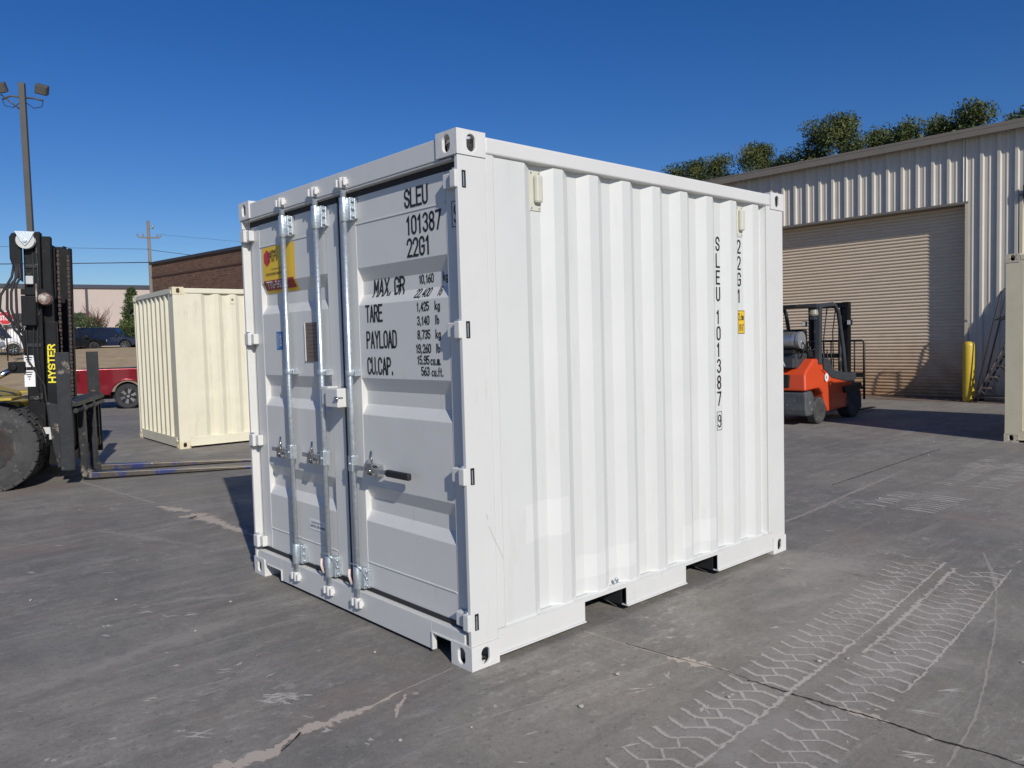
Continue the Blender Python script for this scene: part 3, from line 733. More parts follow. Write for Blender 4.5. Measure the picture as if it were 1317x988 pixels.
DX, DD = .052, .034      # outer flat plane and trough depth of the doors
TR = []
for zt_ in (2.025, 1.405, .792): TR += [(zt_, 0), (zt_-.075, DD), (zt_-.150, DD), (zt_-.210, 0)]
ZP = [(.20, 0)] + sorted(TR) + [(2.42, 0)]
def door_d(y, z):
    if not ((.165 < y < .992) or (1.335 < y < 2.235)): return 0
    for (a, da), (b, db) in zip(ZP, ZP[1:]):
        if a <= z <= b: return da+(db-da)*(z-a)/(b-a)
    return 0
def make_door(y0, y1, p0, p1, name):
    d = empty(name); d.parent = WC
    mb = MB()   # frame
    fx = DX-.002
    mb.box(fx, .094, y0, p0, .197, 2.423); mb.box(fx, .094, p1, y1, .197, 2.423)
    mb.build('door_frame', WHITE, d, bevel=.005)
    mb = MB()
    pts = [(.197, 0)] + sorted(TR) + [(2.423, 0)]
    for (a, da), (b, db) in zip(pts, pts[1:]):
        mb.quad((DX+da, p0+.0005, a), (DX+da, p1-.0005, a), (DX+db, p1-.0005, b), (DX+db, p0+.0005, b))
    mb.build('door_panel', WHITE, d, bevel=.008, seg=3)
    mb = MB()   # weld seams where the sheet meets the frame heads
    mb.box(DX-.004, DX+.002, p0+.002, p1-.002, 2.268, 2.276); mb.build('weld_seam', WHITE, d, bevel=.002)
    mb = MB(); mb.box(DX-.004, DX+.002, p0+.002, p1-.002, .338, .346); mb.build('weld_seam', WHITE, d, bevel=.002)
    mb = MB()   # rubber gasket; top strip thickened to draw in the shade under the header
    mb.box(DX-.008, .07, y0-.006, y1+.006, .172, .196); mb.box(DX-.004, .07, y0-.006, y1+.006, 2.424, 2.4555)
    mb.box(DX+.002, .07, y0-.012, y0, .172, 2.44); mb.box(DX+.002, .07, y1, y1+.012, .172, 2.44)
    mb.build('gasket', RUBBER, d, bevel=.002)
    return d
DR_R = make_door(.048, 1.172, .162, .992, 'door')
DR_L = make_door(1.196, 2.372, 1.335, 2.238, 'door')

def stadium_bar(): pass
def lock_rod(y, parent, hdir, grip=False):
    rod = MB().tube([(.006, y, .085), (.006, y, 2.50)], .0165, 14).build('lock_rod', GALV, parent)
    for z in (.10, 2.505):      # cams
        mb = MB(); s = 1 if z > 1 else -1
        mb.tube([(.006, y, z-.03), (.006, y, z+.03)], .024, 12)
        mb.box(-.004, .012, y-.052, y+.052, z-.012, z+.014); mb.box(-.018, .002, y+.030, y+.052, z-.022, z+.022); mb.box(-.018, .002, y-.052, y-.034, z-.02, z+.024)
        mb.box(.0, .04, y-.04, y-.024, z-.028, z+.028); mb.box(.0, .04, y+.024, y+.04, z-.028, z+.028)
        mb.build('locking_cam', WHITE_CAST, rod, bevel=.004)
    for z0, z1 in ((.185, .315), (2.29, 2.425)):    # long bearing brackets with bolts
        mb = MB(); mb.tube([(.006, y, z0), (.006, y, z1)], .0245, 16)
        mb.box(.012, DX-.001, y-.058, y+.020, z0+.004, z1-.004); mb.box(.030, DX-.0015, y-.078, y-.058, z0+.01, z1-.01)
        for k in range(3): mb.tube([(.018, y-.066, z0+.025+k*.042), (.034, y-.066, z0+.025+k*.042)], .009, 8)
        mb.build('rod_bracket', GALV, rod, bevel=.003)
    mb = MB(); mb.tube([(.006, y, 1.418), (.006, y, 1.452)], .024, 12); mb.box(.012, DX-.001, y-.050, y+.04, 1.416, 1.452)
    for s in (-1, 1): mb.tube([(.012, y+s*.036-.006, 1.434), (.02, y+s*.036-.006, 1.434)], .007, 8)
    mb.build('rod_clamp', GALV, rod, bevel=.003)
    # handle with hub and hook retainer
    z = .915; s = hdir
    mb = MB(); mb.box(-.016, .03, y-.022, y+.022, z-.045, z+.045); mb.tube([(-.024, y, z), (.03, y, z)], .009, 8); mb.build('handle_hub', GALV, rod, bevel=.003)
    hl = MB()
    if grip:
        hl.box(-.006, .004, y+s*.018, y+s*.36, z-.030, z-.004)
        h = hl.build('handle', GALV_D, rod, bevel=.002)
        MB().box(-.017, .012, y+s*.36, y+s*.575, z-.036, z+.002).build('rubber_grip', BLACKP, h, bevel=.010, seg=4)
        yr = y+s*.20
    else:
        hl.box(-.006, .004, y+s*.018, y+s*.27, z-.012, z+.014); h = hl.build('handle', GALV_D, rod, bevel=.002)
        yr = y+s*.15
    mb = MB(); mb.box(.012, DX-.001, yr-.045, yr+.03, z-.055, z+.01); mb.box(-.016, .016, yr-.03, yr+.028, z-.045, z-.032)
    mb.box(-.016, -.010, yr-.03, yr+.028, z-.045, z+.02)
    mb.tube([(-.006, yr-.024, z+.01), (-.014, yr-.030, z+.05), (-.004, yr-.012, z+.085), (.010, yr+.012, z+.085), (.006, yr+.022, z+.04), (.0, yr+.018, z+.01)], .0065, 8)
    mb.tube([(.02, yr-.01, z-.02), (-.022, yr-.01, z-.02)], .008, 8)
    mb.build('handle_retainer', CHROME, rod, bevel=.002)
    return rod
lock_rod(1.043, DR_R, -1, True)
lock_rod(1.372, DR_L, 1)
lock_rod(1.800, DR_L, 1)
# seal cables
for y in (1.043, 1.372):
    par = DR_R if y < 1.2 else DR_L
    mb = MB(); mb.tube([(-.004, y+.05, .20), (-.016, y+.058, .25), (-.012, y+.060, .29)], .0085, 8)
    c = mb.build('seal_cable_sleeve', PINK, par)
    MB().tube([(-.012, y+.060, .29), (-.020, y+.05, .325), (-.026, y+.01, .335), (-.02, y-.04, .335), (.0, y-.06, .31), (.02, y-.062, .25)], .003, 6).build('seal_cable', GALV, c)

# hinges
for sy in (0, 1):
    par = DR_L if sy else DR_R
    Y = (lambda a: a if not sy else 2.438-a)
    for z in (2.36, 1.652, .948, .236):
        mb = MB(); mb.box(-.010, .03, Y(.008 if not sy else .022), Y(.052 if not sy else .085), z-.042, z+.042); mb.box(.010, DX-.003, Y(.052), Y(.13), z-.036, z+.036)
        h = mb.build('hinge', WHITE, par, bevel=.006)
        MB().tube([(.012, Y(.040), z-.052), (.012, Y(.040), z+.052)], .011, 10).build('hinge_pin', GALV, h)
        if not sy:
            mb = MB(); mb.box(.030, .052, .0025, .012, z-.040, z+.040); s_ = mb.build('hinge_slot', DARK, WC)
            mb = MB(); mb.box(.034, .040, .0, .010, z-.036, z+.030); mb.build('hinge_slot_steel', GALV, s_)
# padlock box
mb = MB(); mb.box(-.045, DX-.003, 1.105, 1.245, 1.235, 1.345); lb = mb.build('lock_box', WHITE, DR_R, bevel=.006, seg=3)
MB().box(-.02, DX-.003, 1.255, 1.335, 1.245, 1.352).build('lock_box_flange', WHITE, lb, bevel=.005)
MB().tube([(-.06, 1.112, 1.29), (-.01, 1.112, 1.29)], .009, 10).tube([(-.05, 1.10, 1.30), (-.05, 1.10, 1.275)], .006, 8).build('lock_bolt', CHROME, lb)

# lettering on doors: read from -x, text x runs towards -y
def on_door(ystart):
    return lambda a, b, k: (DX + door_d(ystart - a, b) - .0016 - .0002*k, ystart - a, b)
FD = on_door(0)
mb = MB()
def dtext(t, y, z, h, wid, sw, gap=.42, slant=0): strokes(mb, t, -y, z, h, wid, sw, FD, gap, slant=slant)
dtext('SLEU', .504, 2.297, .086, .037, .0130); dtext('101387', .494, 2.158, .086, .036, .0130, .50); dtext('22G1', .494, 2.044, .086, .037, .0130, .46)
mb.build('registration_lettering', INK, DR_R)
mb = MB()
dtext('MAX.', .880, 1.862, .086, .038, .0130, .38, slant=.12); dtext('GR', .672, 1.862, .086, .038, .0130, .36)
mb.build('weight_heading', INK, DR_R)
for i, t in enumerate(('TARE', 'PAYLOAD', 'CU.CAP.')):
    mb = MB(); dtext(t, .918, 1.722-.1455*i, .086, .031, .0122, .40); mb.build('weight_heading', INK, DR_R)
mb = MB()
zz = 1.903
for i, (n_, u_) in enumerate((('10,160', 'kg'), ('22,400', 'lb'), ('1,425', 'kg'), ('3,140', 'lb'), ('8,735', 'kg'), ('19,260', 'lb'))):
    off = (0, .012, 0)[0] - (.018 if len(n_) == 5 else 0)
    z_ = 1.903 - .0715*i - (.0 if i < 2 else .0)
    dtext(n_, .446+off+(.02 if i == 1 else 0), z_, .041, .0172, .0070, .42, slant=.25 if i == 1 else 0); dtext(u_, .243+(.03 if i > 1 else .02 if i == 1 else 0), z_, .041, .016, .0066, .45)
dtext('15.95', .437, 1.903-.0715*6+.012, .041, .0172, .0068, .42); dtext('cu.m.', .322, 1.903-.0715*6+.010, .041, .015, .0062, .45)
dtext('563', .405, 1.903-.0715*7+.026, .041, .0172, .0068, .42); dtext('cu.ft.', .316, 1.903-.0715*7+.024, .041, .015, .0062, .45)
mb.build('weight_lettering', INK, DR_R)
mb = MB(); x9 = .108
FN = lambda a, b, k: (DX-.0040-.0002*k, -a, b)
strokes(mb, '9', -.092, 2.166, .084, .036, .0105, FN)
for q in ([(-.112, 2.148), (-.112, 2.268), (-.042, 2.268), (-.042, 2.148), (-.112, 2.148)],):
    for a, b in zip(q, q[1:]):
        d_ = (Vector(b)-Vector(a)).normalized()*.002; n_ = Vector((-d_.y, d_.x))
        mb.quad(*[FN(p.x, p.y, 0) for p in (Vector(a)-d_+n_, Vector(a)-d_-n_, Vector(b)+d_-n_, Vector(b)+d_+n_)])
mb.build('check_digit', INK, DR_R)

# stickers on left door
def patch(mb, y0, y1, z0, z1, lift, n=14, skew=0):
    """sheet over the door between y0>y1 following the pressing"""
    zs = sorted(set([z0+(z1-z0)*i/n for i in range(n+1)] + [z for z, _ in ZP if z0 < z < z1]))
    for a, b in zip(zs, zs[1:]):
        q = []
        for y, z in ((y0, a), (y1, a), (y1, b), (y0, b)):
            yy = min(max((y0+y1)/2, 1.4), 2.2)
            q.append((DX + door_d(yy, z) - lift, y, z))
        mb.quad(*q)
mb = MB(); patch(mb, 2.205, 1.745, 1.955, 2.262, .0015); st = mb.build('company_sticker', YEL, DR_L)
mb = MB(); patch(mb, 2.195, 1.765, 1.975, 2.040, .0028); rb = mb.build('red_band', RED_DEC, st)
mb = MB()
FD2 = lambda a, b, k: (DX + door_d(1.8, b) - .0036 - .0002*k, -a, b)
cx_, cz_ = 2.135, 2.190
hexp = [(cx_+.052*math.cos(R(90+60*i)), cz_+.056*math.sin(R(90+60*i))) for i in range(6)]
mb.f([mb.bm.verts.new((DX-.003, y, z)) for y, z in hexp]); mb.build('hexagon_emblem', REDBR, st)
mb = MB(); mb.f([mb.bm.verts.new((DX-.0036, y, z)) for y, z in [(cx_-.015, cz_+.045), (cx_-.015, cz_-.045), (cx_-.045, cz_-.028), (cx_-.045, cz_+.028)]]); mb.build('emblem_shade', RED_DEC, st)
mb = MB(); strokes(mb, 'C', -(cx_-.045), 2.195, .022, .018, .005, FD2); strokes(mb, 'TI', -(cx_-.078), 2.218, .018, .012, .003, FD2)
for i, s_ in enumerate(('SAINE', 'ECHN', 'INC A')): strokes(mb, s_, -(2.085-.008*i), 2.215-i*.026, .019, .015, .0035, FD2, .35)
strokes(mb, 'containers made', -2.075, 2.108, .011, .0085, .0018, FD2, .3); strokes(mb, 'containertech.com', -2.155, 2.074, .020, .0135, .0034, FD2, .35)
mb.build('sticker_lettering', INK, st)
mb = MB(); strokes(mb, '770-960-6', -2.155, 1.990, .040, .024, .006, FD2, .35); mb.build('sticker_phone_lettering', WHITE_DEC, st)
mb = MB(); patch(mb, 2.045, 1.955, 1.575, 1.695, .0015, 2); bl = mb.build('blue_sticker', BLUE_DEC, DR_L)
mb = MB(); strokes(mb, 'B', -1.992, 1.628, .036, .020, .0045, FD2)
for z0, z1, y0, y1 in ((1.618, 1.621, 2.005, 1.962), (1.608, 1.611, 2.0, 1.965), (1.60, 1.603, 2.0, 1.965), (1.672, 1.675, 2.0, 1.965)): mb.quad((DX-.003, y0, z0), (DX-.003, y1, z0), (DX-.003, y1, z1), (DX-.003, y0, z1))
for y in (2.035, 2.025, 2.015): mb.quad((DX-.003, y, 1.585), (DX-.003, y-.003, 1.585), (DX-.003, y-.003, 1.685), (DX-.003, y, 1.685))
mb.build('blue_sticker_marks', WHITE_DEC, bl)
mb = MB(); mb.box(DX-.006, DX-.001, 1.425, 1.630, 1.497, 1.740); dp = mb.build('data_plate', BROWN, DR_L, bevel=.001)
mb = MB(); mb.box(DX-.010, DX-.001, 1.6305, 1.638, 1.500, 1.738); mb.build('plate_edge_strip', WHITE_CAST, dp)
mb = MB()
for i in range(9):
    z = 1.722-i*.024; mb.box(DX-.0066, DX-.0058, 1.615-.01*(i % 3), 1.45+.02*((i*2) % 3), z-.0025, z)
mb.build('plate_engraving', INK, dp)
mb = MB(); mb.box(DX-.003, DX-.001, 1.45, 1.685, .425, .492); lp = mb.build('small_label', WHITE_DEC, DR_L, bevel=.0008)
mb = MB(); strokes(mb, 'DISTRIBUTED BY', -1.655, .468, .009, .008, .0018, lambda a, b, k: (DX-.0036-.0002*k, -a, b), .35); strokes(mb, 'CARTON CONTAINERS', -1.672, .442, .014, .0085, .0025, lambda a, b, k: (DX-.0036-.0002*k, -a, b), .35)
mb.build('small_label_lettering', INK, lp)

# lettering on the corrugated side (trough flats)
SY = .018
def on_side(a, b, k): return (a, SY + prof_at(SIDEP, a) - .0016 - .0002*k, b)
mb = MB()
def vtext(t, x, z, pitch, h=.094, wid=.036, sw=.0125):
    for i, ch in enumerate(t):
        if ch != ' ': strokes(mb, ch, x, z-h-i*pitch, h, wid, sw, on_side)
vtext('SLEU', 2.206, 2.239, .1105, h=.083); vtext('101387', 2.206, 1.757, .109, h=.083)
strokes(mb, '9', 2.208, .98, .080, .030, .009, on_side)
for q in ([(2.196, .960), (2.196, 1.082), (2.250, 1.082), (2.250, .960), (2.196, .960)],):
    for a, b in zip(q, q[1:]):
        d_ = (Vector(b)-Vector(a)).normalized()*.0018; n_ = Vector((-d_.y, d_.x))
        mb.quad(*[on_side(p.x, p.y, 0) for p in (Vector(a)-d_+n_, Vector(a)-d_-n_, Vector(b)+d_-n_, Vector(b)+d_+n_)])
mb.build('side_registration_lettering', INK, WC)
mb = MB(); vtext('22G1', 2.462, 2.236, .1115, h=.083); mb.build('side_type_lettering', INK, WC)
mb = MB()
mb.quad(*[on_side(x, z, 2) for x, z in ((2.405, 1.595), (2.530, 1.595), (2.530, 1.760), (2.405, 1.760))][:0] or [(2.462, SY+.0345, 1.600), (2.5435, SY+.0345, 1.600), (2.5435, SY+.0345, 1.760), (2.462, SY+.0345, 1.760)])
hs = mb.build('height_sticker', YEL, WC)
mb = MB(); FS = lambda a, b, k: (a, SY+.0335-.0002*k, b)
for q in ([(2.464, 1.603), (2.540, 1.603), (2.540, 1.757), (2.464, 1.757)],):
    q = q+[q[0]]
    for a, b in zip(q, q[1:]):
        d_ = (Vector(b)-Vector(a)).normalized()*.002; n_ = Vector((-d_.y, d_.x))
        mb.quad(*[FS(p.x, p.y, 0) for p in (Vector(a)-d_+n_, Vector(a)-d_-n_, Vector(b)+d_-n_, Vector(b)+d_+n_)])
strokes(mb, '2,6m', 2.470, 1.695, .044, .013, .0045, FS, .35); strokes(mb, "8'6'", 2.478, 1.620, .044, .014, .0045, FS, .4)
mb.build('height_sticker_lettering', INK, hs)
# vents
for x0 in (.505, 2.440):
    mb = MB(); y = SY+.036
    mb.box(x0, x0+.085, y-.005, y-.0005, 2.262, 2.466); v_ = mb.build('ventilator', VENTM, WC, bevel=.001)
    mb = MB(); mb.prism([(x0+.030, 2.300), (x0+.079, 2.300), (x0+.079, 2.445), (x0+.030, 2.445)], y-.034, y-.004, taper=None); 
    mb.build('ventilator_hood', VENTM, v_, bevel=.012)
    mb = MB()
    for dz in (2.275, 2.455):
        for dx_ in (.015, .07): mb.tube([(x0+dx_, y-.009, dz), (x0+dx_, y-.004, dz)], .005, 8)
    mb.build('ventilator_rivet', GALV, v_)
MB().tube([(1.088, .004, .205), (1.088, .018, .205)], .011, 10).tube([(1.086, .006, .19), (1.082, .004, .222)], .004, 6).build('drain_plug', GALV, WC)
# front post seam and scratch
mb = MB(); mb.box(.2275, .2310, .0060, .0165, .165, 2.49); mb.build('post_weld_seam', WHITE, WC)

mb = MB()
for (a, b), (c_, d_) in (((.135, .69), (.165, .62)), ((.165, .62), (.20, .56)), ((.20, .56), (.222, .51)), ((.120, .75), (.130, .72))):
    mb.quad((a, .0052, b), (a+.003, .0052, b+.001), (c_+.003, .0052, d_+.001), (c_, .0052, d_))
mb.build('post_scratch', M_('bare_scratch', (.45, .43, .41), .6), WC)

# cream container on the left: end wall faces us at x=0, long side to the sun
CL, _ = container('shipping_container', 2.991, 2.438, 2.591, CREAM, CREAM_RUST,
    'cream shipping container with rusty top corner standing behind the big fork lift forks', 'shipping container', pockets=False)
CL.location = (2.12, 9.955, 0); CL.rotation_euler = (0, 0, R(-3.2))
mb = MB(); mb.box(.92, .985, .006, .016, 2.33, 2.47); dd = mb.build('ventilator', CREAM, CL, bevel=.002)
mb = MB(); 
for i in range(4): mb.box(.935, .972, .003, .007, 2.382+i*.009, 2.387+i*.009)
mb.build('ventilator_slot', DARK, dd)
# beige container on the right edge, long side towards us
CR, _ = container('shipping_container', 2.991, 2.438, 2.605, CREAM_OLD, CREAM_OLDC,
    'weathered beige shipping container cut off by the right edge of the photo', 'shipping container', pockets=False)
CR.location = (10.117, .597, 0); CR.rotation_euler = (0, 0, R(-90))

# ------------------------------------------------------------ large lift truck on the left
HF = empty('forklift', (.50, 8.47, 0), R(-23.5), label='huge black and yellow fork lift with tall mast and long forks near the ground', cat='forklift')
HFP = HF
TY = 1.08; TX = -.90; TR_ = .505
def big_tyre(x, y, s, r=TR_, wd=.30, rim=.26):
    """s=-1 outer face towards -y"""
    t = MB()
    prof = [(rim, 0), (rim+.03, -.012), (r-.13, -.03), (r-.05, -.015), (r-.012, .0), (r-.012, wd), (r-.05, wd+.015), (rim+.03, wd), (rim, wd)]
    prof = [(p, h if s < 0 else -h) for p, h in prof]
    t.lathe(prof, (x, y, r), 'y', 48)
    n = 26
    for k in range(n):
        for side_ in (0, 1):
            a = 2*math.pi*(k+.5*side_)/n
            Mx = Matrix.Translation((x, y, r)) @ Matrix.Rotation(-a, 4, 'Y')
            y0 = (.0 if side_ == 0 else wd*.52)*(1 if s < 0 else -1); y1 = (wd*.48 if side_ == 0 else wd)*(1 if s < 0 else -1)
            t.box(r-.018, r+.006, y0, y1, -.053, .053, Mx)
            if side_ == 0: t.box(r-.075, r-.002, -.006*(1 if s < 0 else -1), y0+.002, -.050, .050, Mx)
    o = t.build('tyre', TYRE, HFP)
    q = MB(); sg = 1 if s < 0 else -1
    q.lathe([(rim+.004, .0*sg), (rim-.015, .0), (rim-.03, .05*sg), (rim-.07, .11*sg), (.10, .12*sg), (.10, .02*sg), (.06, .0), (.005, .0)], (x, y, r), 'y', 32)
    for k in range(8):
        a = 2*math.pi*k/8; q.tube([(x+.145*math.cos(a), y+.10*sg, r+.145*math.sin(a)), (x+.145*math.cos(a), y+.135*sg-.05*sg, r+.145*math.sin(a))], .014, 8)
    q.build('rim', M_RIM, o)
    return o
M_RIM = M_('rusty_rim_paint', (.17, .14, .125), .6, var=.3, scale=7, stains=[((.25,.1,.06), .55, 9, (1,1,1), .7)])
for s in (-1, 1):
    big_tyre(TX, s*TY, s); big_tyre(TX, s*(TY-.34), s)
    big_tyre(TX-3.0, s*.92, s, r=.44, wd=.32, rim=.22)
# mast
XM0, XM1, MH = -.60, -.30, 3.06
def channel(mb, x0, x1, y0, y1, z0, z1, t=.03, open_in=1):
    mb.box(x0, x1, y0, y0+t, z0, z1) if open_in > 0 else mb.box(x0, x1, y1-t, y1, z0, z1)
    mb.box(x0, x0+t, y0, y1, z0, z1); mb.box(x1-t, x1, y0, y1, z0, z1)
mastE = empty('mast'); mastE.parent = HF; mastE.rotation_euler = (0, R(1.2), 0)
for s in (-1, 1):
    mb = MB(); y = s*(.60 if s < 0 else .96); a, b = sorted((y, y-s*.14)); channel(mb, XM0, XM0+.18, a, b, .22, MH, .028, 1 if s < 0 else -1)
    mb.box(XM0-.06, XM0, a, b, .30, .9); mb.build('outer_rail', MASTK, mastE, bevel=.008)
    mb = MB(); y = s*(.50 if s < 0 else .82); a, b = sorted((y, y-s*.12)); channel(mb, XM0+.06, XM0+.27, a, b, .20, MH-.04, .026, 1 if s < 0 else -1)
    mb.build('inner_rail', MASTK, mastE, bevel=.006)
    mb = MB(); mb.tube([(XM0+.02, s*.37, .3), (XM0+.02, s*.37, 1.62)], .075, 16); lc = mb.build('lift_cylinder', MASTK, mastE)
    MB().tube([(XM0+.02, s*.37, 1.62), (XM0+.02, s*.37, 2.9)], .05, 16).build('cylinder_rod', STEELW, lc)
    mb = MB()   # roller chains
    for k in range(46):
        z = .5+k*.052; mb.box(XM0+.30+(k % 2)*.006, XM0+.33-(k % 2)*.004, s*.30-.02, s*.30+.02, z, z+.040)
    mb.build('lift_chain', M_('rusty_chain', (.07, .045, .035), .7, var=.3, scale=30), mastE)
for z in (.42, 1.55, 2.95):
    mb = MB(); mb.box(XM0-.03, XM0+.05, -.56, .92, z, z+.11); mb.build('cross_member', MASTK, mastE, bevel=.008)
mb = MB(); mb.box(XM0+.14, XM0+.17, -.34, -.02, 1.3, 2.84); pnl = mb.build('mast_cover', MASTK, mastE, bevel=.01)
mb = MB(); mb.box(XM0+.171, XM0+.176, -.24, -.12, 2.58, 2.62); mb.build('cover_badge', GALV_D, pnl)
# name lettering, vertical on the near cylinder shroud
mb = MB(); mb.box(XM0+.20, XM0+.33, -.60, -.52, .62, 1.98); shr = mb.build('cylinder_shroud', MASTK, mastE, bevel=.012)
mb = MB(); xf = XM0+.304
# reading up the mast: letter x axis -> +z, letter y axis -> +y(left, away) reversed
strokes(mb, 'HYSTER', 0, 0, .070, .058, .017, lambda a, b, k: (XM0+.30-b, -.602-.0005*k, 1.23+a), .38, sub=.02)
mb.build('maker_lettering', M_('yellow_lettering', (.85, .72, .03), .5), shr)
# top pulley, bracket and hoses
mb = MB(); mb.prism([(XM0-.13, 2.72), (XM0-.06, 2.50), (XM0+.0, 2.44), (XM0+.0, 3.03), (XM0-.10, 3.03), (XM0-.13, 2.98)], -.66, -.62); br_ = mb.build('hose_bracket', MASTK, mastE, bevel=.01)
mb = MB(); mb.lathe([(.02, -.02), (.10, -.02), (.085, 0), (.085, .03), (.10, .05), (.02, .05)], (XM0+.05, -.69, 2.94), 'y', 28); pu = mb.build('hose_pulley', M_('pale_nylon', (.55, .55, .53), .5), mastE)
mb = MB(); mb.prism([(XM0-.06, 3.045), (XM0+.16, 3.045), (XM0+.10, 2.93), (XM0+.05, 2.87), (XM0+.0, 2.93)], -.725, -.712); mb.tube([(XM0+.05, -.74, 2.935), (XM0+.05, -.68, 2.935)], .025, 12); mb.build('pulley_plate', GALV, pu, bevel=.004)
for i in range(4):
    dx_ = i*.035
    mb = MB(); b_ = (-.13, -.02, -.06, .03)[i]; mb.tube([(XM0-.09+.02*i, -.64-.01*i, 2.66), (XM0-.09+.02*i+b_*.2, -.65, 2.50), (XM0-.10+b_, -.68, 2.28+.04*i), (XM0-.10+b_*1.1, -.69, 2.12), (XM0-.07+b_*.5, -.68, 1.97-.05*i), (XM0-.02, -.64, 1.88-.06*i), (XM0-.0, -.62, 1.72-.05*i)], .015, 8)
    mb.build('hydraulic_hose', RUBBER, mastE, smooth=True)
mb = MB(); mb.tube([(XM0+.0, -.61, 1.9), (XM0+.02, -.63, 1.5), (XM0+.18, -.62, 1.2), (XM0+.22, -.60, .7), (XM0+.24, -.58, .5)], .011, 8); mb.build('hydraulic_hose', RUBBER, mastE, smooth=True)
for dx_, y_ in ((.10, -.615), (.145, -.62)):
    mb = MB(); mb.tube([(XM0+dx_, y_, 2.9), (XM0+dx_+.01, y_, 2.5), (XM0+dx_-.02, y_-.01, 1.6), (XM0+dx_+.03, y_, 1.0)], .009, 6); mb.build('steel_hydraulic_line', STEELW, mastE)
for z_ in (.55, 1.02, 1.66, 2.05, 2.62):
    mb = MB(); mb.box(XM0+.02, XM0+.16, -.618, -.601, z_, z_+.045); mb.tube([(XM0+.05, -.625, z_+.022), (XM0+.05, -.60, z_+.022)], .012, 8); mb.build('rail_clamp', STEELW, mastE, bevel=.003)
# valve box, bracket with round lamp
mb = MB(); mb.box(XM0-.02, XM0+.14, -.70, -.605, 1.92, 2.28); vb = mb.build('valve_box', MASTK, mastE, bevel=.01)
mb = MB(); mb.box(XM0-.02, XM0+.26, -.69, -.665, 2.29, 2.36); mb.build('lamp_bracket', MASTK, vb, bevel=.003)
mb = MB(); mb.lathe([(.005, -.05), (.066, -.045), (.078, -.02), (.078, .02), (.05, .04), (.005, .04)], (XM0+.24, -.70, 2.24), 'y', 26); mb.box(XM0+.15, XM0+.165, -.75, -.66, 2.2, 2.42); lamp = mb.build('work_lamp', M_('rusty_lamp', (.42, .38, .33), .5, var=.3, scale=14, stains=[((.13,.06,.045), .47, 9, (1,1,1), .9)]), mastE)
mb = MB(); mb.box(XM0+.03, XM0+.11, -.665, -.612, 2.42, 2.52); mb.build('mast_junction', M_('grey_fitting', (.5,.5,.48), .5), mastE, bevel=.006)
for z0, z1 in ((1.42, 1.56), (1.18, 1.38)):
    mb = MB(); mb.box(XM0-.03, XM0+.085, -.612, -.603, z0, z1); dc = mb.build('warning_decal', WHITE_DEC, mastE)
    mb = MB()
    for k in range(4): mb.box(XM0-.02+.012*k, XM0+.06-.01*k, -.6145, -.6135, z1-.03-.028*k, z1-.018-.028*k)
    mb.build('decal_marks', INK, dc)
mb = MB(); mb.box(XM0+.10, XM0+.34, -.66, -.61, .60, .68); mb.box(XM0+.22, XM0+.34, -.66, -.61, .53, .60); mb.build('mast_label', M_('white_plate', (.6,.6,.58), .5), mastE, bevel=.004)
# tilt cylinder
mb = MB(); mb.tube([(-1.55, -.62, .98), (-1.0, -.62, 1.26)], .075, 16); tc_ = mb.build('tilt_cylinder', MASTK, HF)
MB().tube([(-1.0, -.62, 1.26), (-.72, -.62, 1.41)], .035, 12).build('tilt_rod', CHROME, tc_)
mb = MB(); mb.box(-.76, -.58, -.66, -.58, 1.36, 1.50); mb.tube([(-.70, -.69, 1.43), (-.70, -.55, 1.43)], .04, 12); mb.build('tilt_clevis', MASTK, tc_, bevel=.01)
mb = MB(); mb.tube([(-1.9, -.80, 1.30), (-1.2, -.72, 1.52), (-.78, -.66, 1.72)], .035, 12); mb.build('grab_rail', GALV_D, HF)
# carriage
car = empty('fork_carriage', (0, 0, 0)); car.parent = HF
PW = 1.10
for y in (-PW, PW-.28):
    mb = MB(); mb.box(-.17, -.02, y, y+.03, .20, 1.60); mb.build('side_plate', STEELW, car, bevel=.006)
mb = MB(); mb.prism([(-.10, .95), (.03, .95), (.03, 1.0), (-.06, 1.04), (-.10, 1.04)], -PW+.031, PW-.26); mb.build('top_fork_bar', STEELW, car, bevel=.008)
mb = MB(); mb.box(-.10, -.03, -PW+.04, PW-.29, .30, .42); mb.build('lower_fork_bar', MASTK, car, bevel=.008)
mb = MB(); mb.box(-.135, -.112, -PW+.04, PW-.29, .26, .945); mb.build('dark_backing', MASTK, car)  # dark backing put in for the black gaps between the uprights
mb = MB(); mb.tube([(.01, -PW+.04, .90), (.01, PW-.29, .90)], .028, 12); mb.build('fork_shaft', STEELW, car)
for y in (-.35, -.02, .32, .62):
    mb = MB(); mb.box(-.09, -.02, y, y+.06, .30, .949); mb.build('carriage_upright', STEELW, car, bevel=.005)
for y_ in (-.80, .60): MB().prism([(-.34, 1.0), (-.17, .95), (-.19, .22), (-.26, .20), (-.31, .5)], y_, y_+.05).build('carriage_cheek', STEELW, car, bevel=.006)
for y in (-.62, .05):
    f_ = MB(); f_.prism([(-.04, .98), (.03, .98), (.035, .135), (.08, .100), (.08, .030), (.05, .030), (-.025, .060), (-.04, .12)], y-.075, y+.075)
    f_.tube([(.0, y-.085, .90), (.0, y+.085, .90)], .05, 14)
    fk = f_.build('fork', STEELW, car, bevel=.006)
    MB().prism([(.081, .100), (2.6, .012), (2.6, .004), (.081, .030)], y-.075, y+.075).build('fork_blade', FORKM, fk, bevel=.004)
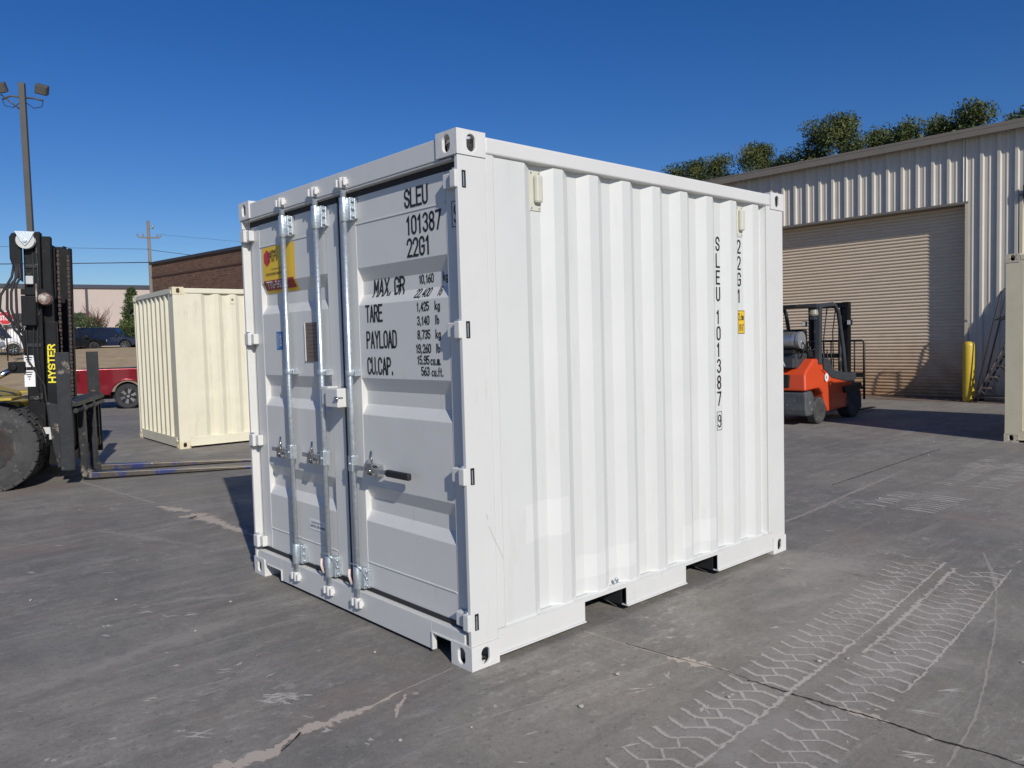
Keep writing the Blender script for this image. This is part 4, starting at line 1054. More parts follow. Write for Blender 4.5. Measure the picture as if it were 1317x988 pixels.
# chassis, mostly outside the picture
mb = MB(); mb.prism([(-.95, .95), (-1.35, 1.10), (-1.6, 1.10), (-1.6, .45), (-3.1, .45), (-3.1, 1.0), (-4.1, 1.0), (-4.25, 1.35), (-4.1, 1.75), (-2.6, 1.75), (-2.4, 1.15), (-1.7, 1.15), (-1.3, 1.22), (-.95, 1.08)], -.72, .72)
mb.build('chassis', YELF, HF, bevel=.03)
for s in (-1, 1):
    mb = MB(); mb.box(-1.45, -.62, s*.70, s*1.16, 1.06, 1.09); mb.box(-1.46, -1.43, s*.70, s*1.16, .7, 1.06); mb.build('front_fender', YELF, HF, bevel=.006)
mb = MB(); mb.box(-.80, -.66, -.72, .72, .62, 1.02); mb.build('axle_beam', YELF, HF, bevel=.02)
cab = MB()
for x in (-1.7, -2.9):
    for s in (-1, 1): cab.bar((x, s*.62, 1.2), (x+(-.12 if x > -2 else .05), s*.58, 2.75), .08, .08)
cab.box(-3.0, -1.7, -.66, .66, 2.75, 2.82); cab.build('overhead_guard', MASTK, HF, bevel=.01)
mb = MB(); mb.box(-2.7, -2.2, -.28, .28, 1.18, 1.45); mb.box(-2.8, -2.65, -.28, .28, 1.4, 1.95); mb.build('seat', BLACKP, HF, bevel=.04)
for z in (1.0, .75): pass
mb = MB(); mb.box(-2.0, -1.5, -.98, -.72, .60, .64); mb.box(-2.0, -1.96, -.98, -.94, .60, 1.1); mb.build('step', YELF, HF, bevel=.005)

# ------------------------------------------------------------ orange lift truck (heading +x, away)
OF = empty('forklift', (10.28, 4.16, 0), R(2), label='orange counterbalance fork lift with gas bottle parked before the roller door', cat='forklift')
def body_sym(pts, hw, tp=None): return pts
mb = MB(); mb.prism([(.02, .20), (.0, .34), (.0, .60), (.30, .62), (.33, .40), (.34, .20)], -.53, .53); mb.box(.0, .30, -.53, .53, .2, .62)
mb = MB(); mb.prism([(.05, .17), (.02, .28), (.0, .58), (.26, .60), (.33, .52), (.34, .36), (.30, .17)], -.54, .54); mb.build('lower_counterweight', ORANGE_D, OF, bevel=.03, seg=3)
mb = MB(); mb.prism([(-.02, .602), (.02, .88), (.10, .96), (.42, 1.14), (.62, 1.14), (.80, .95), (.92, .78), (.98, .36), (.96, .20), (.86, .18), (.74, .30), (.66, .52), (.52, .62), (.34, .62)], -.555, .555, taper=lambda a, b: max(0, (b-.62))*.10)
mb.build('counterweight', ORANGE, OF, bevel=.035, seg=3)
mb = MB(); mb.box(.10, .52, -.34, .34, .98, 1.34-.10); mb.build('engine_hood', CHARC, OF, bevel=.03)
mb = MB(); mb.box(-.028, .04, -.26, .50, .66, .88); mb.build('rear_grille', BLACKP, OF, bevel=.01)
mb = MB(); mb.prism([(.62, .95), (1.0, .90), (1.35, .84), (1.75, .80), (1.95, .62), (1.95, .22), (1.0, .20), (.97, .4), (.92, .78)], -.55, .55); mb.build('side_body', ORANGE, OF, bevel=.02)
mb = MB(); mb.prism([(.70, 1.16), (.95, 1.10), (1.05, .93), (1.80, .82), (2.05, .84), (2.05, .70), (1.78, .66), (1.0, .78), (.72, .94)], -.565, .565); mb.build('dark_cowl', CHARC, OF, bevel=.02)
mb = MB(); mb.prism([(1.45, .60), (2.1, .62), (2.3, .55), (2.3, .50), (2.06, .52), (1.5, .48)], -.60, .60); mb.build('front_fender', BLACKP, OF, bevel=.01)
def of_wheel(x, y, r, wd, s):
    o = MB().lathe([(.55*r, 0), (r-.03, 0), (r, .02), (r, wd-.02), (r-.03, wd), (.55*r, wd)], (x, y, r), 'y', 30).build('tyre', TYRE, OF)
    sg = 1 if s < 0 else -1
    MB().lathe([(.56*r, .01 if s < 0 else wd-.01), (.5*r, .05 if s < 0 else wd-.05), (.2*r, .03 if s < 0 else wd-.03), (.01, .01 if s < 0 else wd-.01)], (x, y, r), 'y', 20).build('rim', M_RIM2, o)
M_RIM2 = M_('grey_rim', (.15, .14, .13), .6, var=.3, scale=12)
of_wheel(.56, -.55, .235, .17, -1); of_wheel(.56, .38, .235, .17, 1); of_wheel(1.95, -.58, .32, .24, -1); of_wheel(1.95, .34, .32, .24, 1)
MB().lathe([(.001, 0), (.075, 0), (.075, .006), (.001, .006)], (.80, -.556, .80), 'y', 20).build('round_decal', WHITE_DEC, OF)
mb = MB(); strokes(mb, '15', .766, .785, .03, .018, .006, lambda a, b, k: (a, -.5585-.0002*k, b)); mb.build('round_decal_number', INK, OF)
# overhead guard
gm = MB()
for s in (-1, 1):
    y = s*.50
    gm.bar((.60, y, 1.05), (.62, y, 2.05), .085, .10); gm.bar((.60, y*.98, 2.06), (1.20, y*.98, 2.10), .06, .07)
    gm.tube([(1.18, y*.98, 2.10), (1.30, y*.98, 2.07), (1.42, y, 1.95), (1.62, y, 1.30), (1.72, y, .82)], .038, 8)
gm.box(.55, .62, -.5, .5, 2.03, 2.10); gm.box(1.20, 1.27, -.5, .5, 2.07, 2.12)
for k in range(7): gm.box(.60, 1.22, -.42+k*.14-.015, -.42+k*.14+.015, 2.06, 2.105)
gm.build('overhead_guard', CHARC, OF, bevel=.008)
gm = MB(); gm.box(-.15, .60, -.46, .46, 2.03, 2.07); gm.build('rain_visor', BLACKP, OF, bevel=.01)
# LPG tank across the hood
mb = MB(); mb.lathe([(.01, -.36), (.09, -.355), (.135, -.32), (.15, -.27), (.15, .30), (.12, .34), (.05, .36), (.01, .36)], (.20, 0, 1.47), 'y', 28)
tk = mb.build('gas_bottle', M_('brushed_aluminium', (.55, .55, .54), .3, metal=.8, var=.12, scale=14), OF)
MB().tube([(.20, -.40, 1.44), (.16, -.46, 1.38), (.12, -.44, 1.24), (.2, -.36, 1.16)], .012, 8).build('gas_hose', RUBBER, tk, smooth=True)
mb = MB(); mb.tube([(.20, -.40, 1.44), (.20, -.34, 1.44)], .03, 12); mb.lathe([(.13, 0), (.15, 0), (.15, -.05), (.13, -.05)], (.20, -.34, 1.47), 'y', 24); mb.build('bottle_collar', GALV_D, tk)
mb = MB(); mb.box(.06, .34, -.30, .30, 1.24, 1.30); mb.bar((.48, -.3, 1.2), (.40, -.3, 1.62), .05, .05); mb.bar((.48, .3, 1.2), (.40, .3, 1.62), .05, .05); mb.box(.30, .48, -.36, -.28, 1.28, 1.58); mb.build('bottle_cradle', BLACKP, OF, bevel=.008)
MB().lathe([(.01, 0), (.075, 0), (.085, .03), (.07, .10), (.01, .10)], (.50, -.46, 1.89), 'z', 18).build('strobe_light', M_('dirty_lens', (.30, .29, .22), .4), OF)
mb = MB(); mb.box(.44, .60, -.50, -.42, 1.82, 1.90); mb.build('strobe_bracket', CHARC, OF, bevel=.005)
mb = MB(); mb.box(.66, .98, -.24, .24, 1.14, 1.26); mb.box(.62, .74, -.24, .24, 1.24, 1.66); mb.build('seat', BLACKP, OF, bevel=.03)
mb = MB(); mb.tube([(1.30+.17*math.cos(R(a))*.6, .17*math.sin(R(a)), 1.34+.17*math.cos(R(a))*.5) for a in range(0, 361, 24)], .014, 8, False); mb.tube([(1.30, 0, 1.34), (1.55, 0, 1.0)], .022, 8); mb.build('steering_wheel', BLACKP, OF)
mb = MB()
for k in range(3): mb.tube([(1.36+.05*k, -.26-.05*k, .9), (1.32+.05*k, -.26-.05*k, 1.28)], .012, 6)
mb.build('control_lever', BLACKP, OF)
# mast
for s in (-1, 1):
    mb = MB(); a, b = sorted((s*.38, s*.28)); channel(mb, 2.10, 2.26, a, b, .10, 2.16, .02, 1 if s < 0 else -1); mb.build('mast_rail', MASTK, OF, bevel=.004)
    mb = MB(); a, b = sorted((s*.29, s*.21)); channel(mb, 2.16, 2.30, a, b, .12, 2.12, .02, 1 if s < 0 else -1); mb.build('inner_mast_rail', MASTK, OF, bevel=.004)
    MB().tube([(2.10, s*.24, .2), (2.10, s*.24, 1.9)], .035, 10).build('lift_cylinder', STEELW, OF)
    mb = MB(); mb.box(2.02, 2.10, s*.40, s*.48, 1.72, 1.82); hl = mb.build('headlamp', BLACKP, OF, bevel=.01)
    MB().box(2.018, 2.0195, s*.41, s*.47, 1.73, 1.81).build('lamp_lens', LENS_W, hl)
mb = MB(); mb.box(2.08, 2.12, -.36, .36, 2.05, 2.15); mb.box(2.08, 2.12, -.36, .36, 1.1, 1.18); mb.build('mast_cross_member', MASTK, OF, bevel=.004)
mb = MB(); mb.tube([(2.2, -.12, 2.1), (2.05, -.12, 1.6), (2.08, -.12, .9)], .012, 6); mb.tube([(2.2, .05, 2.1), (2.04, .05, 1.5), (2.08, .05, .9)], .012, 6); mb.build('mast_hose', RUBBER, OF)
mb = MB(); XB = 2.42
mb.tube([(XB, -.56, .30), (XB, -.56, 1.38), (XB, -.52, 1.42), (XB, .52, 1.42), (XB, .56, 1.38), (XB, .56, .30)], .022, 8)
for k in range(6): mb.tube([(XB, -.38+.152*k, .72), (XB, -.38+.152*k, 1.41)], .014, 6)
mb.box(XB-.03, XB+.02, -.56, .56, .72, .80); mb.build('load_backrest', BLACKP, OF)
mb = MB(); mb.box(2.34, 2.40, -.52, .52, .52, .62); mb.box(2.34, 2.40, -.52, .52, .14, .24); mb.build('fork_carriage', MASTK, OF, bevel=.005)
for s in (-.32, .32):
    mb = MB(); mb.prism([(2.41, .66), (2.45, .66), (2.455, .09), (3.5, .065), (3.5, .05), (2.43, .05)], s-.05, s+.05); mb.build('fork', STEELW, OF, bevel=.004)
# maker's lettering on the hood rear: last letters seen past the container
mb = MB(); mb.box(-.005, .10, -.32, .50, 1.00, 1.16); hb = mb.build('hood_rear_panel', CHARC, OF, bevel=.01)
mb = MB(); strokes(mb, 'TOYOTA', -.42, 1.035, .085, .075, .018, lambda a, b, k: (-.0065-.0003*k, -a-.02, b), .35, sub=.02); mb.build('maker_lettering', WHITE_DEC, hb)

# ------------------------------------------------------------ metal warehouse on the right
MW = empty('warehouse', (0, 0, 0), label='beige ribbed metal warehouse with big roller door and brown eave trim', cat='building')
WX = 17.1; YE = 11.2; YS = -14; EZ = 5.88; DY0, DY1, DZ = 3.33, 9.2, 4.367
def rib_wall(mb, y0, y1, z0, z1, x=WX):
    """sheet with a major rib every .305 m and two minor ones between, in vertical strips"""
    p = .335; k0 = math.floor((y0-3.02)/p)-1; prof = []
    k = k0
    while 3.02+k*p < y1+p:
        c = 3.02+k*p
        for dy, dx_ in ((-.050, 0), (-.028, -.045), (.028, -.045), (.050, 0), (.095, 0), (.105, -.008), (.125, -.008), (.135, 0), (.17, 0), (.18, -.008), (.20, -.008), (.21, 0)): prof.append((c+dy, dx_))
        k += 1
    prof = [(y, d) for y, d in prof if y0 < y < y1]; prof = [(y0, 0)] + prof + [(y1, 0)]
    for (a, da), (b, db) in zip(prof, prof[1:]): mb.quad((x+da, a, z0), (x+db, b, z0), (x+db, b, z1), (x+da, a, z1))
mb = MB()
D2 = 2.24
rib_wall(mb, DY0, DY1, DZ, EZ+.05); rib_wall(mb, D2, DY0, 0, EZ+.05); rib_wall(mb, DY1, YE, 0, EZ+.05); rib_wall(mb, D2-5, D2, DZ, EZ+.05); rib_wall(mb, YS, D2-5, 0, EZ+.05)
mb.build('front_wall', SHEET, MW)
mb = MB(); mb.box(WX+.08, WX+30, YE-.02, YE, 0, EZ); mb.box(WX+30, WX+30.05, YS, YE, 0, EZ); mb.box(WX+.08, WX+30, YS, YS+.02, 0, EZ); mb.build('side_wall', SHEET, MW)
mb = MB()
mb.prism([(WX-.22, EZ), (WX-.22, EZ+.03), (WX+15, EZ+1.15), (WX+30.3, EZ+.03), (WX+30.3, EZ), (WX+15, EZ+1.09)], YS-.25, YE+.28); mb.build('roof', CORNICE, MW)
mb = MB(); mb.box(WX-.25, WX-.222, YS-.25, YE+.3, EZ-.12, EZ+.06); mb.box(WX-.222, WX+.02, YS-.25, YE+.3, EZ-.05, EZ-.03); mb.box(WX-.25, WX-.08, YS-.25, YE+.3, EZ+.06, EZ+.075); mb.build('eave_trim', CORNICE, MW, bevel=.006)
mb = MB(); mb.tube([(WX-.10, 10.2, EZ-.1), (WX-.10, 10.2, EZ-.3), (WX-.07, 10.2, EZ-.5), (WX-.07, 10.2, .1)], .055, 10); mb.build('downspout', CORNICE, MW)
# recessed shutters
for k, (a, b) in enumerate(((DY0, DY1), (D2-5, D2))):
    dr = empty('roller_door'); dr.parent = MW
    mb = MB(); x0 = WX+.27; z = .0; prof = []
    while z < DZ+.05:
        for dz, dx_ in ((0, 0), (.012, -.006), (.030, -.020), (.050, -.020), (.066, -.006)): prof.append((z+dz, dx_))
        z += .0795
    for (z0, d0), (z1, d1) in zip(prof, prof[1:]): mb.quad((x0+d0, a+.02, z0), (x0+d0, b-.02, z0), (x0+d1, b-.02, z1), (x0+d1, a+.02, z1))
    mb.build('shutter_curtain', SHUTTER, dr)
    mb = MB()
    for y, s in ((a, 1), (b, -1)):
        mb = MB()
        mb.box(WX-.046, WX+.30, y, y+.012*s, 0, DZ); mb.box(WX-.046, WX-.042, y-.05*s, y, 0, DZ+.0)
        mb.box(x0-.05, x0-.03, y+.012*s, y+.07*s, 0, DZ)
        mb.build('door_jamb_trim', BEIGE_TR, dr)
    mb = MB(); mb.box(WX-.046, WX+.30, a+.0121, b-.0121, DZ-.012, DZ-.0005); mb.box(WX-.050, WX-.044, a-.05, b+.05, DZ, DZ+.045); mb.build('door_head_trim', CORNICE, dr)  # brown trim; the shade line under the header is put into its colour
mb = MB(); mb.box(WX-.12, WX-.052, D2-.5, D2-.03, DZ+.05, DZ+.22); mb.tube([(WX-.08, D2-.05, DZ+.08), (WX-.08, D2-.05, DZ-.06)], .03, 8); mb.build('wall_lamp', BLACKP, MW, bevel=.01)
# concrete apron strip
mb = MB(); mb.quad((16.3, -14, .004), (17.4, -14, .004), (17.4, 11, .004), (16.3, 11, .004)); mb.build('apron', M_('rust_stained_apron', (.19, .135, .10), .85, var=.3, scale=1.2, stains=[((.30,.26,.22), .6, 3, (1,1,1), .6)]), kind='structure')
# bollard
BO = empty('bollard', (16.48, 3.07, 0), label='yellow plastic sleeved bollard beside the roller door opening', cat='bollard')
mb = MB(); mb.lathe([(.11, 0), (.115, .02), (.115, 1.22), (.10, 1.28), (.07, 1.31), (.005, 1.315)], (0, 0, 0), 'z', 28); mb.build('sleeve', BOLL, BO, smooth=True)
# rolling ladder, seen from its side, climbing to the right (-y)
LD = empty('rolling_ladder', (16.5, 2.95, 0), label='grey steel rolling ladder against the metal wall behind the beige container', cat='ladder')
for x in (-.19, .19): MB().tube([(x, 0, .04), (x, -.12, .24), (x, -.90, 1.78)], .022, 8).build('stringer', LADM, LD)
for i in range(6):
    y = -.16-.72*i/6; z = .30+1.44*i/6
    m2 = MB(); m2.box(-.19, .19, y-.15, y+.03, z, z+.03); m2.bar((-.24, y, z-.005), (-.24, y-.10, z-.10), .02, .02); m2.bar((.24, y, z-.005), (.24, y-.10, z-.10), .02, .02); m2.build('tread', LADM, LD)
for x in (-.19, .19):
    MB().tube([(x, -.10, .26), (x, -.52, 2.25), (x, -.60, 2.40), (x, -1.05, 2.42), (x, -1.05, .06)], .018, 8).build('handrail', LADM, LD)
    MB().tube([(x, 0, .12), (x, -1.05, .12)], .018, 8).build('base_rail', LADM, LD)
    MB().tube([(x, -.42, 1.75), (x, -1.05, 2.0)], .014, 8).build('guard_rail', LADM, LD)
MB().box(-.19, .19, -1.05, -.80, 1.78, 1.81).build('platform', LADM, LD)
for x in (-.19, .19):
    for y in (-.05, -1.03): MB().lathe([(.01, -.02), (.06, -.02), (.06, .02), (.01, .02)], (x+.05, y, .06), 'x', 14).build('caster', RUBBER, LD)
# added unseen panel, placed and turned to cast the diagonal shadow on the shutter
PN = empty('shadow_panel', (15.9, .71, 0), math.atan2(1.6, 1.06), label='added unseen upright panel that casts the diagonal shadow on the roller door', cat='panel')
MB().box(0, 1.92, -.05, 0, .05, 2.6).build('sheet', STEELW, PN)
for x in (.2, 1.6): MB().box(x, x+.1, -.05, .12, 0, .049).build('foot', STEELW, PN)
for z in (.3, 1.3, 2.4): MB().box(.02, 1.9, -.07, -.0505, z, z+.06).build('stiffener', STEELW, PN)

# ------------------------------------------------------------ background left
def facing(p, q):  # wall from p to q
    p, q = Vector(p), Vector(q); d = (q-p); return math.atan2(d.y, d.x), d.length
# brown brick building
A_, B_ = Vector((10.28, 36.11, 0)), Vector((11.45, 27.0, 0))
ang, ln = facing(A_, B_)
BB = empty('brick_building', A_, ang, label='brown brick building with dark roof edge behind the cream container', cat='building')
ln2 = 26; H1 = 5.62
mb = MB(); mb.box(0, ln2, 0, 22, 0, H1); bw = mb.build('brick_wall', BRICK, BB)
mb = MB(); mb.box(-.08, ln2+.08, -.08, 22.08, H1, H1+.12); mb.build('roof_coping', M_('dark_coping', (.035, .032, .035), .5), BB)
for z in (H1-.62, H1-2.15, H1-2.55):
    mb = MB(); mb.box(-.015, ln2, -.03, -.002, z, z+.07); mb.build('brick_course', M_BC if 'M_BC' in globals() else globals().setdefault('M_BC', M_('dark_brick_course', (.07, .035, .025), .9, var=.2, scale=6)), BB)
for x0, x1 in ((5.6, 7.1), (11, 12.5), (16, 17.5), (21, 22.5)):
    mb = MB(); mb.box(x0, x1, -.03, -.004, 1.2, H1-2.75); wf = mb.build('window', M_BF if 'M_BF' in globals() else globals().setdefault('M_BF', M_('dark_window_frame', (.03, .028, .028), .4)), BB)
    mb = MB(); mb.box(x0+.08, x1-.08, -.036, -.031, 1.3, H1-2.85); mb.build('pane', GLASS, wf)
mb = MB(); mb.box(.25, .75, -.25, -.031, H1-2.35, H1-2.0); mb.box(4.3, 4.6, -.22, -.031, H1-2.95, H1-2.6); mb.build('wall_light', BLACKP, BB, bevel=.02)
# pale tilt-up warehouse
A_, B_ = Vector((-60, 118, 0)), Vector((43.2, 97.25, 0))
ang, ln = facing(A_, B_)
PW_ = empty('warehouse', A_, ang, label='long pale pinkish concrete warehouse with thin dark roof edge far behind', cat='building')
HH = 9.15
mb = MB(); mb.box(0, ln, 0, 40, 0, HH+.05); mb.build('concrete_wall', BOX_PALE, PW_)
mb = MB(); mb.box(-.2, ln+.2, -.2, 40, HH+.05, HH+.5); mb.build('roof_edge', M_('dark_blue_flashing', (.03, .035, .055), .5), PW_)
for k in range(12):
    x = 6+k*8.8
    mb = MB(); mb.box(x, x+.28, -.10, -.004, 1.5, HH); mb.build('panel_joint', M_PJ if 'M_PJ' in globals() else globals().setdefault('M_PJ', M_('dark_panel_joint', (.05, .05, .06), .6)), PW_)
for k in range(4):
    x = 67.5+k*4.9
    mb = MB(); mb.box(x, x+2.6, -.10, -.01, 1.6, 5.2); d_ = mb.build('dock_door', WHITE_DEC, PW_)
    mb = MB(); mb.prism([(x-.6, 6.2), (x+3.2, 6.2), (x+3.2, 5.6), (x-.6, 5.3)], -1.6, -.15); mb.build('dock_canopy', BLACKP, PW_)

# light pole
LP = empty('floodlight_pole', (1.94, 18.68, 0), R(-30), label='tall dark bronze square pole with two floodlights above the big fork lift', cat='light pole')
MB().box(-.062, .062, -.062, .062, 0, 7.95).build('pole', POLE, LP, bevel=.008)
for s, sx in ((-1, -.44), (1, .44)):
    mb = MB(); mb.tube([(0, 0, 7.62), (sx*.6, 0, 7.62-.02*s), (sx*.95, 0, 7.56)], .022, 8); arm = mb.build('lamp_arm', POLE, LP)
    if s < 0: MB().tube([(-.08, 0, 7.35), (-.45, 0, 7.66)], .018, 8).build('arm_brace', POLE, arm)
    Mx = Matrix.Translation((sx, -.05, 7.80)) @ Matrix.Rotation(R(14*s), 4, 'Y') @ Matrix.Rotation(R(28), 4, 'X')
    mb = MB(); mb.prism([(-.14, -.11), (.13, -.11), (.14, .11), (-.13, .11)], -.08, .08, Mx); h = mb.build('floodlight', POLE, LP, bevel=.02)
    mb = MB(); mb.box(-.11, .10, -.088, -.081, -.085, .085, Mx); mb.build('lamp_glass', M_LG if 'M_LG' in globals() else globals().setdefault('M_LG', M_('flood_glass', (.20, .19, .17), .1, metal=.5)), h)
    MB().tube([(sx, 0, 7.58), (sx*.9, .02, 7.42), (sx*.5, .02, 7.38), (sx*.15, .02, 7.5)], .010, 6).build('lamp_cable', RUBBER, h, smooth=True)

# utility pole and lines
UP = empty('utility_pole', (16.03, 54.2, 0), R(-15), label='grey wooden utility pole with crossarm at the brick building corner', cat='utility pole')
MB().tube([(0, 0, 0), (0, 0, 10.5)], [.14, .10], 10).build('pole', WOODP, UP)
mb = MB(); mb.box(-.68, .72, -.11, -.04, 9.30, 9.39); ca = mb.build('crossarm', WOODP, UP)
for x in (-.7, -.35, .55, .75): MB().lathe([(.04, 0), (.07, .05), (.04, .10), (.06, .15), (.02, .2)], (x, -.07, 9.42), 'z', 10).build('insulator', GALV_D, ca)
mb = MB(); mb.tube([(.0, -.1, 10.0), (.28, -.1, 10.05)], .03, 6); mb.tube([(.28, -.1, 9.95), (.28, -.1, 10.25)], .05, 8); mb.build('top_bracket', GALV_D, UP)
def wire(name, a, b, sag, r, label):
    a, b = Vector(a), Vector(b); pts = []
    for i in range(25):
        t = i/24; p = a.lerp(b, t); p.z -= sag*4*t*(1-t); pts.append(p)
    tag(MB().tube(pts, r, 5).build(name, IRON, None, smooth=True), label, 'power line')
wire('power_line', (16.0, 54.1, 7.65), (-34, 66, 7.6), .55, .03, 'lower thick black power line running left from the utility pole')
wire('power_line', (16.0, 54.1, 8.55), (-34, 66, 9.6), .5, .012, 'upper faint power line running left from the utility pole')
wire('power_line', (16.1, 54.1, 8.5), (40, 36, 8.5), 1.2, .016, 'thin power line sloping right from the pole behind the brick building')
wire('power_line', (16.7, 54.0, 9.6), (60, 44, 10.6), 1.0, .008, 'faint power line running right from the pole crossarm')

# ---------------- vehicles
def wheel_arc(cx, r, n=9): return [(cx+r*math.cos(R(180-180*i/n)), .30+r*math.sin(R(180-180*i/n))) for i in range(n+1)]
def car_wheel(par, x, y, r, s, wd=.22):
    o = MB().lathe([(.62*r, 0), (r-.03, -.005), (r, .02), (r, wd-.02), (r-.03, wd), (.62*r, wd)], (x, y, r), 'y', 32).build('tyre', RUBBER, par)
    q = MB(); sg = 1 if s < 0 else -1; y0 = y if s < 0 else y+wd
    q.lathe([(.64*r, 0), (.60*r, .01*sg), (.58*r, .06*sg), (.2*r, .06*sg), (.01, .06*sg)], (x, y0, r), 'y', 28)
    rim = q.build('rim', BLACKP, o)
    q = MB()
    for k in range(6):
        for d in (-.13, .13):
            a = 2*math.pi*k/6+.3
            q.bar((x+.1*r*math.cos(a), y0+.012*sg, r+.1*r*math.sin(a)), (x+.60*r*math.cos(a+d), y0+.004*sg, r+.60*r*math.sin(a+d)), .035, .02, up=(0, 1, 0))
    q.lathe([(.14*r, 0), (.12*r, -.01*sg), (.01, -.01*sg)], (x, y0+.004*sg, r), 'y', 14)
    q.build('spoke', CHROME, rim)
# red pickup: local x forward, near side -y
PK = empty('pickup_truck', (4.64, 21.22, 0), R(-15.7), label='metallic red pickup truck parked behind the big fork lift carriage', cat='pickup truck')
wb = 3.15; HWd = .88
low = [(-1.28, .48)] + [(-.45, .40)] + [(x, z) for x, z in [(.0+.44*math.cos(R(180-18*i)), .35+.44*math.sin(R(180-18*i))) for i in range(11)]] + [(.5, .38), (2.7, .38)] + [(wb+.44*math.cos(R(180-18*i)), .35+.44*math.sin(R(180-18*i))) for i in range(11)] + [(wb+.9, .42), (wb+.95, .7), (wb+.85, .98), (2.35, 1.06), (1.05, 1.10), (-1.24, 1.115), (-1.28, 1.0)]
mb = MB(); mb.prism(low, -HWd, HWd); mb.build('body', REDCAR, PK, bevel=.035, seg=3)
mb = MB(); mb.prism([(-1.1, 1.02), (.95, 1.02), (.95, 1.118), (-1.1, 1.118)], -.75, .75); mb.build('bed_liner', BLACKP, PK)
mb = MB()
for s in (-1, 1):
    mb.tube([(.0+.46*math.cos(R(172-16.4*i)), s*(HWd+.004), .35+.46*math.sin(R(172-16.4*i))) for i in range(11)], .028, 8)
mb.build('wheel_arch_flare', REDCAR, PK)
mb = MB(); mb.prism([(1.05, 1.09), (1.2, 1.60), (1.35, 1.66), (2.1, 1.66), (2.3, 1.58), (2.85, 1.06)], -.78, .78, taper=lambda a, b: (b-1.06)*.2); mb.build('cab_glass', GLASS, PK, bevel=.02)
mb = MB(); mb.prism([(1.22, 1.63), (1.34, 1.69), (2.1, 1.69), (2.28, 1.61)], -.70, .70); mb.build('cab_roof', REDCAR, PK, bevel=.02)
mb = MB(); mb.box(-1.42, -1.28, -.86, .86, .48, .64); mb.build('rear_bumper', CHROME, PK, bevel=.02)
for s in (-1, 1):
    mb = MB(); mb.box(-1.295, -1.16, s*(HWd+.006), s*(HWd-.12), .78, 1.04); mb.build('tail_light', LENS_R, PK, bevel=.02)
    mb = MB(); mb.box(wb+.86, wb+.955, s*.80, s*.5, .72, .88); mb.build('headlight', LENS_W, PK, bevel=.02)
for x in (0, wb):
    for s in (-1, 1): car_wheel(PK, x, -HWd-.01 if s < 0 else HWd-.21, .345, s)
mb = MB(); mb.box(-1.1, 3.8, -.6, .6, .28, .42); mb.build('underbody', DARK, PK)
def suv(name, label, cat, loc, rz, paint, Hs=1.75, L_=4.6, hood=1.1, pick=False, group=None):
    e_ = empty(name, loc, rz, label=label, cat=cat); hw = .93; r = .37; xr, xf_ = -1.4, 1.4
    arcs = lambda cx: [(cx+.45*math.cos(R(180-20*i)), .37+.45*math.sin(R(180-20*i))) for i in range(10)]
    o = [(-L_/2, .5)] + [(xr-.5, .36)] + arcs(xr) + arcs(xf_) + [(xf_+.5, .36), (L_/2, .5), (L_/2-.02, .85), (L_/2-hood, 1.05), (-L_/2+.05, 1.08)]
    MB().prism(o, -hw, hw).build('body', paint, e_, bevel=.05, seg=3)
    g_ = [(-L_/2+.12, 1.05), (-L_/2+.35, Hs-.08), (.55, Hs-.06), (L_/2-hood, 1.03)]
    MB().prism(g_, -hw+.05, hw-.05, taper=lambda a, b: (b-1.03)*.22).build('window_glass', GLASS, e_, bevel=.03)
    MB().prism([(-L_/2+.32, Hs-.10), (-L_/2+.40, Hs), (.45, Hs), (.60, Hs-.10)], -hw+.17, hw-.17).build('roof', paint, e_, bevel=.03)
    q = MB()
    for x0 in (-1.25, -.25, .0):
        pass
    for s in (-1, 1):
        for xa, xb in ((-L_/2+.15, -L_/2+.38), (-.9, -.86), (.1, .12)): q.bar((xa, s*(hw-.045), 1.05), (xb, s*(hw-.175), Hs-.08), .08, .03)
    q.build('pillar', paint, e_)
    for s in (-1, 1):
        MB().box(L_/2-.12, L_/2+.005, s*(hw-.02), s*(hw-.4), .68, .86).build('headlight', LENS_W, e_, bevel=.02)
        MB().box(-L_/2-.005, -L_/2+.1, s*(hw-.02), s*(hw-.2), .7, 1.0).build('tail_light', LENS_R, e_, bevel=.02)
        MB().box(.75, .95, s*(hw), s*(hw+.2), 1.02, 1.2).build('wing_mirror', BLACKP, e_, bevel=.03)
    MB().box(L_/2-.03, L_/2+.015, -.5, .5, .58, .8).build('grille', CHROME, e_, bevel=.02)
    for x in (xr, xf_):
        for s in (-1, 1): car_wheel(e_, x, -hw-.01 if s < 0 else hw-.23, r, s, .24)
    return e_
suv('parked_car', 'black parked car on the grass bank left of the tall conifer', 'car', (12.4, 61.4, 1.62), R(5), BLKCAR, 1.72)
suv('parked_car', 'dark blue parked car beside the white dock door by the conifer', 'car', (15.2, 61.6, 1.65), R(-35), NAVY, 1.75)
suv('parked_van', 'white parked vehicle behind the iron fence and stop sign', 'van', (6.6, 56.5, 1.55), R(-8), WHTCAR, 2.3, 5.2, 1.2)

